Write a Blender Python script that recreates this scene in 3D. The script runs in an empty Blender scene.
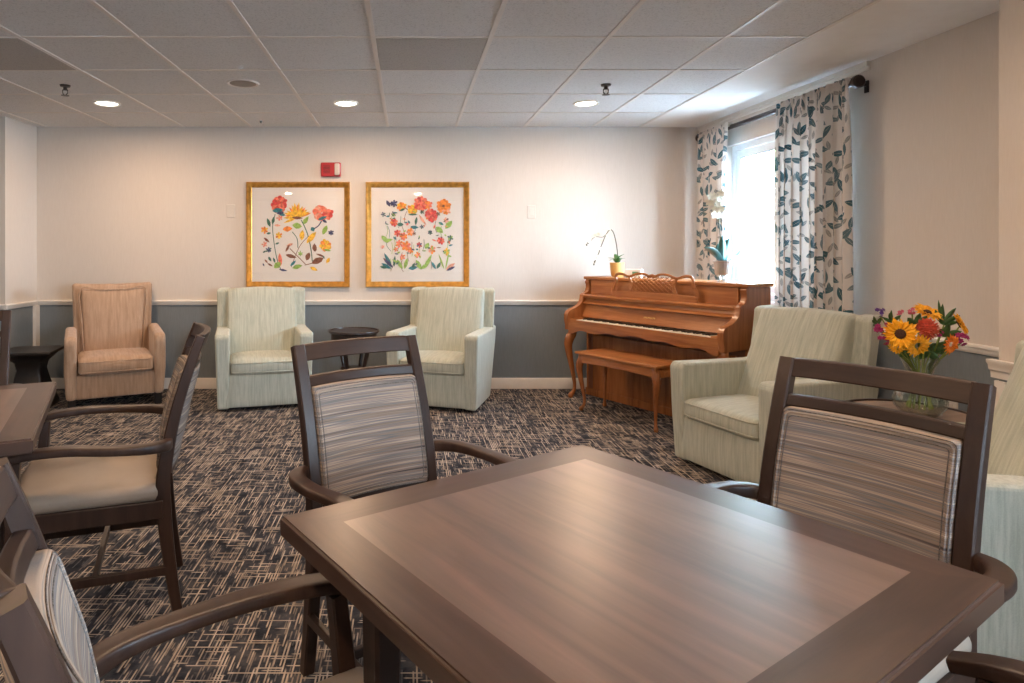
import bpy, bmesh, math, random
from mathutils import Vector, Matrix
random.seed(7)
PI = math.pi
R = math.radians
C = bpy.context.scene.collection
CAMZ = 1.235
CEIL = 2.332
BACK = 5.753

# ------------------------------------------------------------------ materials
def new_mat(name):
    m = bpy.data.materials.new(name); m.use_nodes = True
    nt = m.node_tree
    return m, nt, nt.nodes['Principled BSDF']

def nd(nt, typ, **kw):
    n = nt.nodes.new(typ)
    for k, v in kw.items():
        if k in n.inputs: n.inputs[k].default_value = v
        else: setattr(n, k, v)
    return n

def ramp(nt, fac, stops, interp='LINEAR'):
    r = nt.nodes.new('ShaderNodeValToRGB'); r.color_ramp.interpolation = interp
    e = r.color_ramp.elements
    while len(e) < len(stops): e.new(0.5)
    for i, (p, c) in enumerate(stops):
        e[i].position = p; e[i].color = (*c, 1)
    nt.links.new(fac, r.inputs[0]); return r.outputs[0]

def coords(nt, scale=(1, 1, 1), rot=(0, 0, 0), kind='Object'):
    t = nt.nodes.new('ShaderNodeTexCoord'); mp = nt.nodes.new('ShaderNodeMapping')
    mp.inputs['Scale'].default_value = scale; mp.inputs['Rotation'].default_value = rot
    nt.links.new(t.outputs[kind], mp.inputs[0]); return mp.outputs[0]

def noise(nt, vec, scale=5, detail=3, rough=0.5, dist=0):
    n = nd(nt, 'ShaderNodeTexNoise'); n.inputs['Scale'].default_value = scale
    n.inputs['Detail'].default_value = detail; n.inputs['Roughness'].default_value = rough
    n.inputs['Distortion'].default_value = dist
    nt.links.new(vec, n.inputs['Vector']); return n.outputs['Fac']

def bump(nt, b, h, strength=0.2, dist=0.002):
    n = nd(nt, 'ShaderNodeBump'); n.inputs['Strength'].default_value = strength
    n.inputs['Distance'].default_value = dist
    nt.links.new(h, n.inputs['Height']); nt.links.new(n.outputs[0], b.inputs['Normal'])

def plain(name, col, rough=0.5, metal=0.0, spec=0.5, var=0.06, vscale=12):
    m, nt, b = new_mat(name)
    f = noise(nt, coords(nt), vscale, 3)
    c1 = tuple(max(0, c*(1-var)) for c in col); c2 = tuple(c*(1+var) for c in col)
    nt.links.new(ramp(nt, f, [(0.3, c1), (0.7, c2)]), b.inputs['Base Color'])
    b.inputs['Roughness'].default_value = rough; b.inputs['Metallic'].default_value = metal
    b.inputs['Specular IOR Level'].default_value = spec
    return m

def math_n(nt, op, a, b=None, clamp=False):
    n = nt.nodes.new('ShaderNodeMath'); n.operation = op; n.use_clamp = clamp
    for i, v in enumerate((a, b)):
        if v is None: continue
        if isinstance(v, (int, float)): n.inputs[i].default_value = v
        else: nt.links.new(v, n.inputs[i])
    return n.outputs[0]

def mix_col(nt, fac, a, b):
    n = nt.nodes.new('ShaderNodeMix'); n.data_type = 'RGBA'
    if isinstance(fac, (int, float)): n.inputs[0].default_value = fac
    else: nt.links.new(fac, n.inputs[0])
    for i, v in ((6, a), (7, b)):
        if isinstance(v, tuple): n.inputs[i].default_value = (*v, 1)
        else: nt.links.new(v, n.inputs[i])
    return n.outputs[2]

def wood(name, c1, c2, axis='x', rough=0.3, scale=1.0, coat=0.0, spec=0.5):
    m, nt, b = new_mat(name)
    s = {'x': (2.5, 28, 28), 'y': (28, 2.5, 28), 'z': (28, 28, 2.5)}[axis]
    v = coords(nt, tuple(k*scale for k in s))
    f = noise(nt, v, 1.2, 5, 0.6, 0.6)
    s2 = tuple(k*0.25*scale for k in s)
    f2 = noise(nt, coords(nt, s2), 1.3, 3, 0.5, 0.8)
    mx = math_n(nt, 'MULTIPLY', math_n(nt, 'ADD', f, f2), 0.5)
    nt.links.new(ramp(nt, mx, [(0.36, c1), (0.62, c2)]), b.inputs['Base Color'])
    b.inputs['Roughness'].default_value = rough
    b.inputs['Coat Weight'].default_value = coat; b.inputs['Specular IOR Level'].default_value = spec
    b.inputs['Coat Roughness'].default_value = 0.38
    bump(nt, b, f, 0.05, 0.001)
    return m

def fabric(name, c1, c2, axis='z', rough=0.9, fine=260, streak=90):
    m, nt, b = new_mat(name)
    s = {'z': (streak, streak, 6), 'front': (streak, 7, 5)}[axis]
    f = noise(nt, coords(nt, s), 1.0, 3, 0.6)
    g = noise(nt, coords(nt), fine, 2)
    mx = math_n(nt, 'ADD', math_n(nt, 'MULTIPLY', f, 0.75), math_n(nt, 'MULTIPLY', g, 0.25))
    nt.links.new(ramp(nt, mx, [(0.36, c1), (0.62, c2)]), b.inputs['Base Color'])
    b.inputs['Roughness'].default_value = rough
    b.inputs['Specular IOR Level'].default_value = 0.2
    b.inputs['Sheen Weight'].default_value = 0.25
    bump(nt, b, mx, 0.35, 0.002)
    return m

def striped(name):
    m, nt, b = new_mat(name)
    f = noise(nt, coords(nt, (1.1, 0.3, 120)), 1.0, 2.5, 0.65, 0.05)
    f2 = noise(nt, coords(nt, (0.8, 0.3, 26)), 1.0, 2, 0.5, 0.05)
    mx = math_n(nt, 'ADD', math_n(nt, 'MULTIPLY', f, 0.72), math_n(nt, 'MULTIPLY', f2, 0.28))
    col = ramp(nt, mx, [(0.33, (0.045, 0.043, 0.05)), (0.40, (0.14, 0.12, 0.11)), (0.45, (0.24, 0.19, 0.155)),
                        (0.50, (0.135, 0.14, 0.15)), (0.55, (0.38, 0.31, 0.25)), (0.60, (0.20, 0.165, 0.14)), (0.68, (0.45, 0.38, 0.31))])
    nt.links.new(col, b.inputs['Base Color'])
    b.inputs['Roughness'].default_value = 0.85; b.inputs['Specular IOR Level'].default_value = 0.2
    g = noise(nt, coords(nt), 400, 2)
    bump(nt, b, g, 0.3, 0.001)
    return m

def carpet():
    m, nt, b = new_mat('woven_carpet')
    base = ramp(nt, noise(nt, coords(nt, (9, 9, 1)), 1.0, 4, 0.7), [(0.36, (0.014, 0.017, 0.025)), (0.5, (0.036, 0.041, 0.054)), (0.66, (0.085, 0.084, 0.092))])
    obc = coords(nt); sepc = nt.nodes.new('ShaderNodeSeparateXYZ'); nt.links.new(obc, sepc.inputs[0])
    def lines(across, along, N, L, thr, wid, seed):
        u = math_n(nt, 'MULTIPLY', sepc.outputs[across], N); cell = math_n(nt, 'FLOOR', u); fr = math_n(nt, 'FRACT', u)
        cmb = nt.nodes.new('ShaderNodeCombineXYZ'); nt.links.new(math_n(nt, 'MULTIPLY', cell, 7.31), cmb.inputs[0])
        nt.links.new(math_n(nt, 'ADD', math_n(nt, 'MULTIPLY', sepc.outputs[along], L), seed), cmb.inputs[1])
        f = noise(nt, cmb.outputs[0], 1.0, 1.0, 0.5)
        mr = nt.nodes.new('ShaderNodeMapRange'); mr.inputs['From Min'].default_value = thr; mr.inputs['From Max'].default_value = thr+0.03
        nt.links.new(f, mr.inputs[0])
        return math_n(nt, 'MULTIPLY', mr.outputs[0], math_n(nt, 'LESS_THAN', math_n(nt, 'ABSOLUTE', math_n(nt, 'SUBTRACT', fr, 0.5)), wid))
    ly = lines(0, 1, 96, 5.2, 0.535, 0.24, 3.1)
    ly2 = lines(0, 1, 140, 9, 0.53, 0.32, 13.7)
    lx = lines(1, 0, 90, 6.5, 0.575, 0.22, 27.3)
    cream = ramp(nt, noise(nt, coords(nt), 14, 2), [(0.35, (0.30, 0.245, 0.195)), (0.65, (0.56, 0.48, 0.40))])
    grey = ramp(nt, noise(nt, coords(nt), 9, 2), [(0.4, (0.10, 0.10, 0.11)), (0.6, (0.24, 0.20, 0.17))])
    c = mix_col(nt, ly2, base, grey)
    c = mix_col(nt, lx, c, cream)
    c = mix_col(nt, ly, c, cream)
    nt.links.new(c, b.inputs['Base Color'])
    b.inputs['Roughness'].default_value = 0.95; b.inputs['Specular IOR Level'].default_value = 0.1
    bump(nt, b, noise(nt, coords(nt), 300, 2), 0.4, 0.004)
    return m

def ceiling_tile(name, k=1.0, tint=(1, 1, 1)):
    m, nt, b = new_mat(name)
    f = noise(nt, coords(nt), 110, 4, 0.75)
    c1 = tuple(0.52*k*t for t in tint); c2 = tuple(0.70*k*t for t in tint); c3 = tuple(0.75*k*t for t in tint)
    nt.links.new(ramp(nt, f, [(0.36, c1), (0.46, c2), (0.8, c3)]), b.inputs['Base Color'])
    b.inputs['Roughness'].default_value = 0.95
    bump(nt, b, f, 0.5, 0.004)
    return m

def wallpaper(name, c1, c2):
    m, nt, b = new_mat(name)
    f = noise(nt, coords(nt, (160, 160, 14)), 1.0, 2, 0.6)
    nt.links.new(ramp(nt, f, [(0.3, c1), (0.7, c2)]), b.inputs['Base Color'])
    b.inputs['Roughness'].default_value = 0.75
    b.inputs['Specular IOR Level'].default_value = 0.3
    bump(nt, b, f, 0.03, 0.001)
    return m

def emit(name, col, s):
    m, nt, b = new_mat(name)
    b.inputs['Base Color'].default_value = (*col, 1)
    b.inputs['Emission Color'].default_value = (*col, 1); b.inputs['Emission Strength'].default_value = s
    return m

def clear_glass(name, tint=(1, 1, 1), gloss=0.08, rough=0.02):
    m = bpy.data.materials.new(name); m.use_nodes = True; nt = m.node_tree
    nt.nodes.clear(); o = nt.nodes.new('ShaderNodeOutputMaterial')
    t = nt.nodes.new('ShaderNodeBsdfTransparent'); t.inputs[0].default_value = (*tint, 1)
    g = nt.nodes.new('ShaderNodeBsdfGlossy'); g.inputs['Roughness'].default_value = rough
    lw = nt.nodes.new('ShaderNodeLayerWeight'); lw.inputs[0].default_value = 0.35
    mr = nt.nodes.new('ShaderNodeMapRange'); mr.inputs['To Min'].default_value = gloss*0.4; mr.inputs['To Max'].default_value = min(1, gloss*5)
    nt.links.new(lw.outputs['Fresnel'], mr.inputs[0])
    mx = nt.nodes.new('ShaderNodeMixShader'); nt.links.new(mr.outputs[0], mx.inputs[0])
    nt.links.new(t.outputs[0], mx.inputs[1]); nt.links.new(g.outputs[0], mx.inputs[2]); nt.links.new(mx.outputs[0], o.inputs[0])
    return m

def leaf_curtain():
    m, nt, b = new_mat('leaf_print_cotton')
    uv = coords(nt, (1, 1, 1), kind='UV')
    col = mix_col(nt, noise(nt, uv, 6, 2), (0.70, 0.67, 0.64), (0.80, 0.77, 0.74))
    def layer(col, dens, lf, wd, seed, ca, cb, keep):
        off = nt.nodes.new('ShaderNodeVectorMath'); off.operation = 'ADD'; off.inputs[1].default_value = (seed, seed*0.37, 0)
        nt.links.new(uv, off.inputs[0])
        v = nt.nodes.new('ShaderNodeTexVoronoi'); v.voronoi_dimensions = '2D'; v.inputs['Scale'].default_value = dens
        v.inputs['Randomness'].default_value = 0.75
        nt.links.new(off.outputs[0], v.inputs['Vector'])
        s = nt.nodes.new('ShaderNodeVectorMath'); s.operation = 'SUBTRACT'
        nt.links.new(off.outputs[0], s.inputs[0]); nt.links.new(v.outputs['Position'], s.inputs[1])
        sep = nt.nodes.new('ShaderNodeSeparateColor'); nt.links.new(v.outputs['Color'], sep.inputs[0])
        rot = nt.nodes.new('ShaderNodeVectorRotate'); rot.rotation_type = 'Z_AXIS'
        nt.links.new(s.outputs[0], rot.inputs['Vector'])
        nt.links.new(math_n(nt, 'MULTIPLY', sep.outputs[0], 6.28), rot.inputs['Angle'])
        sx = nt.nodes.new('ShaderNodeSeparateXYZ'); nt.links.new(rot.outputs[0], sx.inputs[0])
        ax = math_n(nt, 'ABSOLUTE', sx.outputs[0]); t = math_n(nt, 'DIVIDE', ax, lf)
        prof = math_n(nt, 'MULTIPLY', math_n(nt, 'SUBTRACT', 1.0, math_n(nt, 'MULTIPLY', t, t)), wd)
        inside = math_n(nt, 'LESS_THAN', math_n(nt, 'ABSOLUTE', sx.outputs[1]), prof)
        vein = math_n(nt, 'GREATER_THAN', math_n(nt, 'ABSOLUTE', sx.outputs[1]), 0.0005)
        kp = math_n(nt, 'LESS_THAN', sep.outputs[1], keep)
        f = math_n(nt, 'MULTIPLY', math_n(nt, 'MULTIPLY', inside, vein), kp)
        lc = mix_col(nt, sep.outputs[2], ca, cb)
        return mix_col(nt, f, col, lc)
    col = layer(col, 13, 0.030, 0.011, 5.2, (0.42, 0.40, 0.38), (0.30, 0.34, 0.35), 0.65)
    col = layer(col, 9.5, 0.046, 0.018, 1.7, (0.06, 0.15, 0.19), (0.18, 0.27, 0.30), 0.8)
    col = layer(col, 11, 0.038, 0.014, 9.1, (0.09, 0.18, 0.22), (0.24, 0.30, 0.32), 0.5)
    nt.links.new(col, b.inputs['Base Color'])
    b.inputs['Roughness'].default_value = 0.9; b.inputs['Specular IOR Level'].default_value = 0.1
    # cotton lets a little daylight through
    out = nt.nodes['Material Output']; tr = nt.nodes.new('ShaderNodeBsdfTranslucent'); nt.links.new(col, tr.inputs[0])
    mx = nt.nodes.new('ShaderNodeMixShader'); mx.inputs[0].default_value = 0.22
    nt.links.new(b.outputs[0], mx.inputs[1]); nt.links.new(tr.outputs[0], mx.inputs[2]); nt.links.new(mx.outputs[0], out.inputs[0])
    return m

M = {}
M['cream'] = wallpaper('cream_wallcovering', (0.65, 0.60, 0.55), (0.68, 0.63, 0.58))
M['blue'] = wallpaper('blue_grey_wainscot', (0.180, 0.212, 0.238), (0.205, 0.238, 0.265))
M['white'] = plain('white_trim_paint', (0.80, 0.77, 0.73), 0.45, var=0.03)
M['drywall'] = plain('white_ceiling_paint', (0.84, 0.83, 0.81), 0.85, var=0.02)
M['tile'] = ceiling_tile('mineral_fibre_tile')
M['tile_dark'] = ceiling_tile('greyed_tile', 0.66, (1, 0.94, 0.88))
M['grid'] = plain('ceiling_grid_paint', (0.74, 0.70, 0.66), 0.5, var=0.03)
M['carpet'] = carpet()
M['mint'] = fabric('mint_chenille', (0.365, 0.40, 0.345), (0.51, 0.54, 0.47))
M['mintf'] = fabric('mint_chenille_front', (0.365, 0.40, 0.345), (0.51, 0.54, 0.47), 'front')
M['tanf'] = fabric('tan_chenille_front', (0.34, 0.225, 0.15), (0.46, 0.32, 0.225), 'front', streak=60)
M['mintpipe'] = fabric('mint_welt', (0.36, 0.38, 0.32), (0.47, 0.49, 0.42))
M['tan'] = fabric('tan_chenille', (0.34, 0.225, 0.15), (0.46, 0.32, 0.225), streak=60)
M['black'] = plain('black_stain', (0.012, 0.010, 0.010), 0.4)
M['dark'] = wood('dark_walnut_frame', (0.019, 0.010, 0.0075), (0.046, 0.025, 0.018), 'z', 0.40, spec=0.35)
M['darkx'] = wood('dark_walnut_rail', (0.019, 0.010, 0.0075), (0.046, 0.025, 0.018), 'x', 0.40, spec=0.35)
M['tborder'] = wood('table_border_x', (0.028, 0.015, 0.010), (0.068, 0.036, 0.025), 'x', 0.32)
M['tbordery'] = wood('table_border_y', (0.028, 0.015, 0.010), (0.068, 0.036, 0.025), 'y', 0.32)
M['tfield'] = wood('table_field', (0.055, 0.029, 0.019), (0.150, 0.084, 0.057), 'y', 0.33, 0.8, 0.6)
M['lightwood'] = wood('taupe_wood_top', (0.17, 0.115, 0.085), (0.28, 0.20, 0.15), 'x', 0.4)
M['espresso'] = wood('espresso_wood', (0.014, 0.008, 0.007), (0.034, 0.018, 0.014), 'z', 0.3)
M['stripe'] = striped('striped_upholstery')
M['stitch'] = plain('grey_stitching', (0.10, 0.095, 0.095), 0.8, var=0.6, vscale=260)
M['seat'] = plain('beige_vinyl_seat', (0.31, 0.255, 0.205), 0.5, var=0.05)
M['piano'] = wood('cherry_piano', (0.24, 0.080, 0.021), (0.45, 0.175, 0.052), 'x', 0.27, coat=0.2)
M['pianoz'] = wood('cherry_piano_upright', (0.21, 0.068, 0.019), (0.38, 0.14, 0.042), 'z', 0.27, coat=0.2)
M['pianod'] = wood('cherry_piano_lower', (0.10, 0.032, 0.012), (0.19, 0.065, 0.024), 'z', 0.35)
M['ivory'] = plain('ivory_keys', (0.74, 0.70, 0.60), 0.3, var=0.02)
M['ebony'] = plain('ebony_keys', (0.01, 0.01, 0.01), 0.3)
M['gold'] = plain('gilt_frame', (0.55, 0.27, 0.055), 0.33, 0.75, var=0.25, vscale=30)
M['gilt'] = plain('gilt_lettering', (0.75, 0.50, 0.15), 0.3, 0.6)
M['paper'] = plain('art_paper', (0.80, 0.76, 0.72), 0.8, var=0.01)
M['glass'] = clear_glass('picture_glass', gloss=0.05)
M['pane'] = clear_glass('window_glass', (0.97, 0.99, 1.0), gloss=0.05)
M['vase'] = clear_glass('vase_glass', (0.96, 0.98, 0.97), gloss=0.12)
M['water'] = clear_glass('vase_water', (0.93, 0.95, 0.88), gloss=0.04)
M['red'] = plain('alarm_red', (0.42, 0.02, 0.03), 0.35)
M['lens'] = plain('strobe_lens', (0.62, 0.56, 0.52), 0.2)
M['plate'] = plain('cream_plate', (0.66, 0.62, 0.57), 0.4, var=0.01)
M['rod'] = plain('bronze_rod', (0.035, 0.028, 0.028), 0.35, 0.5)
M['curtain'] = leaf_curtain()
M['vinyl'] = plain('white_vinyl', (0.82, 0.84, 0.86), 0.35, var=0.02)
M['gasket'] = plain('dark_gasket', (0.16, 0.18, 0.22), 0.6)
M['lamp'] = emit('lamp_lens', (1.0, 0.88, 0.74), 12)
M['ochre'] = plain('ochre_pot', (0.66, 0.40, 0.13), 0.45)
M['leaf'] = plain('orchid_leaf', (0.05, 0.16, 0.04), 0.35, var=0.3)
M['blueleaf'] = plain('bluish_orchid_leaf', (0.06, 0.17, 0.17), 0.3, var=0.3)
M['stem'] = plain('orchid_stem', (0.10, 0.09, 0.05), 0.6)
M['petalw'] = plain('white_petal', (0.80, 0.78, 0.66), 0.6, var=0.05)
M['ribpot'] = plain('silver_ribbed_pot', (0.48, 0.47, 0.46), 0.35, 0.3)
M['soil'] = plain('bark', (0.05, 0.03, 0.02), 0.9)
M['yellow'] = plain('sunflower_petal', (0.85, 0.42, 0.015), 0.6, var=0.2, vscale=60)
M['orange'] = plain('orange_petal', (0.85, 0.26, 0.02), 0.6, var=0.2, vscale=60)
M['brown'] = plain('sunflower_eye', (0.05, 0.018, 0.01), 0.8, var=0.4, vscale=200)
M['coral'] = plain('coral_petal', (0.62, 0.10, 0.055), 0.6, var=0.25, vscale=90)
M['magenta'] = plain('magenta_petal', (0.36, 0.02, 0.15), 0.6, var=0.3, vscale=60)
M['pink'] = plain('pink_petal', (0.62, 0.14, 0.22), 0.6, var=0.2, vscale=60)
M['purple'] = plain('purple_petal', (0.12, 0.05, 0.25), 0.6, var=0.2, vscale=60)
M['foliage'] = plain('bouquet_foliage', (0.035, 0.10, 0.025), 0.55, var=0.4, vscale=40)
M['stalk'] = plain('green_stalk', (0.16, 0.22, 0.04), 0.5, var=0.3)
M['sprink'] = plain('sprinkler_metal', (0.05, 0.045, 0.04), 0.35, 0.6)
M['speaker'] = plain('speaker_grille', (0.30, 0.26, 0.23), 0.7)
M['box'] = plain('white_card', (0.78, 0.79, 0.78), 0.5, var=0.01)
M['green'] = plain('green_print', (0.10, 0.26, 0.15), 0.5)
M['bark'] = plain('tree_bark', (0.12, 0.09, 0.06), 0.9)
M['treeleaf'] = plain('tree_leaf', (0.10, 0.22, 0.06), 0.6, var=0.3)
M['lawn'] = plain('pale_paving', (0.58, 0.58, 0.57), 0.9, var=0.1)

# ------------------------------------------------------------------ mesh helpers
def bm_new(): return bmesh.new()

def obj(name, bm, m, parent=None, bevel=0, seg=2, sub=0, sharp=35, flat=False):
    bmesh.ops.recalc_face_normals(bm, faces=bm.faces); bm.normal_update()
    for e in bm.edges:
        if len(e.link_faces) == 2 and e.calc_face_angle(0) > R(sharp): e.smooth = False
    for f in bm.faces: f.smooth = not flat and not all((not e.smooth) or len(e.link_faces) != 2 for e in f.edges)
    me = bpy.data.meshes.new(name); bm.to_mesh(me); bm.free()
    for mm in (m if isinstance(m, list) else [m]): me.materials.append(mm)
    o = bpy.data.objects.new(name, me); C.objects.link(o)
    if parent: o.parent = parent
    if bevel:
        b = o.modifiers.new('bevel', 'BEVEL'); b.width = bevel; b.segments = seg; b.limit_method = 'ANGLE'; b.angle_limit = R(30)
        o.modifiers.new('weighted', 'WEIGHTED_NORMAL').keep_sharp = True
    if sub:
        s = o.modifiers.new('sub', 'SUBSURF'); s.levels = sub; s.render_levels = sub
    return o

def thing(name, label, cat, loc=(0, 0, 0), rotz=0, group=None):
    o = bpy.data.objects.new(name, None); C.objects.link(o); o.empty_display_size = 0.1
    o.location = loc; o.rotation_euler = (0, 0, rotz); o['label'] = label; o['category'] = cat
    if group: o['group'] = group
    return o

def tag(o, label, cat, group=None):
    o['label'] = label; o['category'] = cat
    if group: o['group'] = group
    return o

def struct(name, bm, m, parent=None, **k):
    o = obj(name, bm, m, parent, **k)
    if not parent: o['kind'] = 'structure'
    return o

def dup(root, loc, rotz, label, group=None):
    r = root.copy(); C.objects.link(r); r.location = loc; r.rotation_euler = (0, 0, rotz); r['label'] = label
    if group: r['group'] = group
    for ch in list(root.children):
        c = ch.copy(); C.objects.link(c); c.parent = r
        for g in list(ch.children):
            d = g.copy(); C.objects.link(d); d.parent = c
    return r

def box(bm, c, s, mat=None, rot=None, mi=0):
    v = bmesh.ops.create_cube(bm, size=1)['verts']
    mm = Matrix.Translation(Vector(c)) @ (rot if rot else Matrix()) @ Matrix.Diagonal((*s, 1))
    if mat is not None: mm = mat @ mm
    bmesh.ops.transform(bm, matrix=mm, verts=v)
    if mi:
        for f in {f for q in v for f in q.link_faces}: f.material_index = mi
    return v

def prism(bm, pts, axis, a, b, mi=0):
    """polygon pts (2D) extruded from a to b along axis ('x': pts are y,z ; 'y': x,z ; 'z': x,y)"""
    def P(p, t):
        return {'x': (t, p[0], p[1]), 'y': (p[0], t, p[1]), 'z': (p[0], p[1], t)}[axis]
    A = [bm.verts.new(P(p, a)) for p in pts]; B = [bm.verts.new(P(p, b)) for p in pts]
    n = len(pts); fs = [bm.faces.new(A), bm.faces.new(B[::-1])]
    for i in range(n): fs.append(bm.faces.new((A[i], B[i], B[(i+1) % n], A[(i+1) % n])))
    for f in fs: f.material_index = mi
    return A + B

def catmull(pts, k=6):
    if k <= 1: return [tuple(p) for p in pts]
    out = []; n = len(pts)
    for i in range(n-1):
        p0 = pts[max(i-1, 0)]; p1 = pts[i]; p2 = pts[i+1]; p3 = pts[min(i+2, n-1)]
        for j in range(k):
            t = j/k
            out.append(tuple(0.5*((2*b)+(-a+c)*t+(2*a-5*b+4*c-d)*t*t+(-a+3*b-3*c+d)*t**3) for a, b, c, d in zip(p0, p1, p2, p3)))
    out.append(tuple(pts[-1])); return out

def sweep(bm, pts, k=6, up=(0, 0, 1), n=8, closed=False, power=2.0, mi=0):
    """pts: (x,y,z,w,h); superellipse section, w across, h along up"""
    P = catmull(pts, k) if not closed else [tuple(p) for p in pts]
    up = Vector(up); rings = []; m = len(P)
    for i, p in enumerate(P):
        q0 = Vector(P[(i-1) % m if closed else max(i-1, 0)][:3]); q1 = Vector(P[(i+1) % m if closed else min(i+1, m-1)][:3])
        t = (q1-q0).normalized(); s = t.cross(up)
        if s.length < 1e-4: s = t.cross(Vector((0, 1, 0.01)))
        s.normalize(); u = s.cross(t).normalized(); ring = []
        for j in range(n):
            a = 2*PI*(j+0.5)/n; ca, sa = math.cos(a), math.sin(a)
            x = math.copysign(abs(ca)**(2/power), ca); y = math.copysign(abs(sa)**(2/power), sa)
            ring.append(bm.verts.new(Vector(p[:3]) + s*x*p[3]/2 + u*y*p[4]/2))
        rings.append(ring)
    fs = []
    for i in range(m if closed else m-1):
        A, B = rings[i], rings[(i+1) % m]
        for j in range(n): fs.append(bm.faces.new((A[j], A[(j+1) % n], B[(j+1) % n], B[j])))
    if not closed:
        fs.append(bm.faces.new(rings[0])); fs.append(bm.faces.new(rings[-1][::-1]))
    for f in fs: f.material_index = mi

def tube(bm, pts, r, k=5, n=7, mi=0):
    sweep(bm, [(*p, 2*r, 2*r) for p in pts], k, n=n, mi=mi)

def lathe(bm, prof, n=28, c=(0, 0), mi=0, wob=None):
    rings = []
    for r, z in prof:
        if r < 1e-5: rings.append([bm.verts.new((c[0], c[1], z))]); continue
        ring = []
        for j in range(n):
            a = 2*PI*j/n; rr = r*(wob(a) if wob else 1)
            ring.append(bm.verts.new((c[0]+rr*math.cos(a), c[1]+rr*math.sin(a), z)))
        rings.append(ring)
    for A, B in zip(rings, rings[1:]):
        if len(A) == 1 and len(B) == 1: continue
        for j in range(n):
            j2 = (j+1) % n
            if len(A) == 1: f = bm.faces.new((A[0], B[j], B[j2]))
            elif len(B) == 1: f = bm.faces.new((A[j], A[j2], B[0]))
            else: f = bm.faces.new((A[j], A[j2], B[j2], B[j]))
            f.material_index = mi

def rbox(bm, c, s, r, cuts=7, bz=0, by=0, bx=0, fn=None):
    """rounded box with bulging faces"""
    N = cuts+1; grid = {}
    def gv(i, j, k):
        if (i, j, k) not in grid: grid[(i, j, k)] = bm.verts.new((2*i/N-1, 2*j/N-1, 2*k/N-1))
        return grid[(i, j, k)]
    for i in range(N):
        for j in range(N):
            for e in (0, N):
                bm.faces.new((gv(i, j, e), gv(i+1, j, e), gv(i+1, j+1, e), gv(i, j+1, e)))
                bm.faces.new((gv(i, e, j), gv(i+1, e, j), gv(i+1, e, j+1), gv(i, e, j+1)))
                bm.faces.new((gv(e, i, j), gv(e, i+1, j), gv(e, i+1, j+1), gv(e, i, j+1)))
    vs = list(grid.values())
    hx, hy, hz = s[0]/2, s[1]/2, s[2]/2; r = min(r, hx*0.98, hy*0.98, hz*0.98)
    for q in vs:
        u = Vector(q.co)
        # put grid lines near the corner radius
        def g(t, h):
            a = abs(t); inner = (h-r)/h
            return math.copysign(h*(a/0.75*inner if a <= 0.75 else inner+(a-0.75)/0.25*(1-inner)), t)
        p = Vector((g(u.x, hx), g(u.y, hy), g(u.z, hz)))
        cc = Vector((max(-hx+r, min(hx-r, p.x)), max(-hy+r, min(hy-r, p.y)), max(-hz+r, min(hz-r, p.z))))
        d = p-cc
        if d.length > 1e-9: p = cc + d.normalized()*r
        fx, fy, fz = 1-(p.x/hx)**2, 1-(p.y/hy)**2, 1-(p.z/hz)**2
        p.z += bz*fx*fy*(p.z/hz); p.y += by*fx*fz*(p.y/hy); p.x += bx*fy*fz*(p.x/hx)
        if fn: p = Vector(fn(p))
        q.co = p + Vector(c)
    return vs

def rrect(w, d, r, z, n=5):
    pts = []
    for cx, cy, a0 in ((w/2-r, d/2-r, 0), (-w/2+r, d/2-r, 90), (-w/2+r, -d/2+r, 180), (w/2-r, -d/2+r, 270)):
        for i in range(n+1):
            a = R(a0+90*i/n); pts.append((cx+r*math.cos(a), cy+r*math.sin(a), z))
    return pts

# ------------------------------------------------------------------ room
def wx(Y): return 2.605+0.0357*(5.753-Y)      # inner face of the right wall
UW = math.atan(0.0357)
WM = Matrix.Translation((2.605, BACK, 0)) @ Matrix.Rotation(-PI/2+UW, 4, 'Z')   # local x = towards viewer along wall, local y = into the room side
# check: local +x -> (sin UW, -cos UW); local +y -> (cos UW, sin UW) = outward
b = bm_new(); box(b, (-0.9, 1.4, -0.05), (8.4, 9.2, 0.1)); floor_o = struct('floor', b, M['carpet'])
RB, RT = 0.744, 0.789

b = bm_new(); box(b, (-0.35, BACK+0.08, (RB+CEIL)/2), (6.1, 0.16, CEIL-RB)); box(b, (-0.35, BACK+0.08, RB/2), (6.1, 0.16, RB), mi=1)
struct('wall_back', b, [M['cream'], M['blue']])
b = bm_new()
box(b, (-3.39, (BACK+5.30)/2+0.08, (RB+CEIL)/2), (0.16, BACK-5.30+0.16, CEIL-RB)); box(b, (-3.39, (BACK+5.30)/2+0.08, RB/2), (0.16, BACK-5.30+0.16, RB), mi=1)
box(b, (-4.2, 5.38, (RB+CEIL)/2), (1.62, 0.16, CEIL-RB)); box(b, (-4.2, 5.38, RB/2), (1.62, 0.16, RB), mi=1)
box(b, (-5.05, 1.2, (RB+CEIL)/2), (0.12, 8.6, CEIL-RB)); box(b, (-5.05, 1.2, RB/2), (0.12, 8.6, RB), mi=1)
struct('wall_left', b, [M['cream'], M['blue']])
b = bm_new(); box(b, (-1.0, -3.06, (RB+CEIL)/2), (8.2, 0.12, CEIL-RB)); box(b, (-1.0, -3.06, RB/2), (8.2, 0.12, RB), mi=1)
struct('wall_front', b, [M['cream'], M['blue']])
# right wall with window opening
U0, U1, Z0, Z1 = 0.44, 1.76, 0.86, 2.085
b = bm_new(); T = 0.16
def wseg(u0, u1, z0, z1, mi=0): box(b, ((u0+u1)/2, T/2, (z0+z1)/2), (u1-u0, T, z1-z0), WM, mi=mi)
wseg(-0.1, U0, RB, CEIL); wseg(U1, 3.2, RB, CEIL); wseg(U0, U1, Z1, CEIL); wseg(U0, U1, RB, Z0); wseg(-0.1, 3.2, 0, RB, 1)
struct('wall_right', b, [M['cream'], M['blue']])
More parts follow.
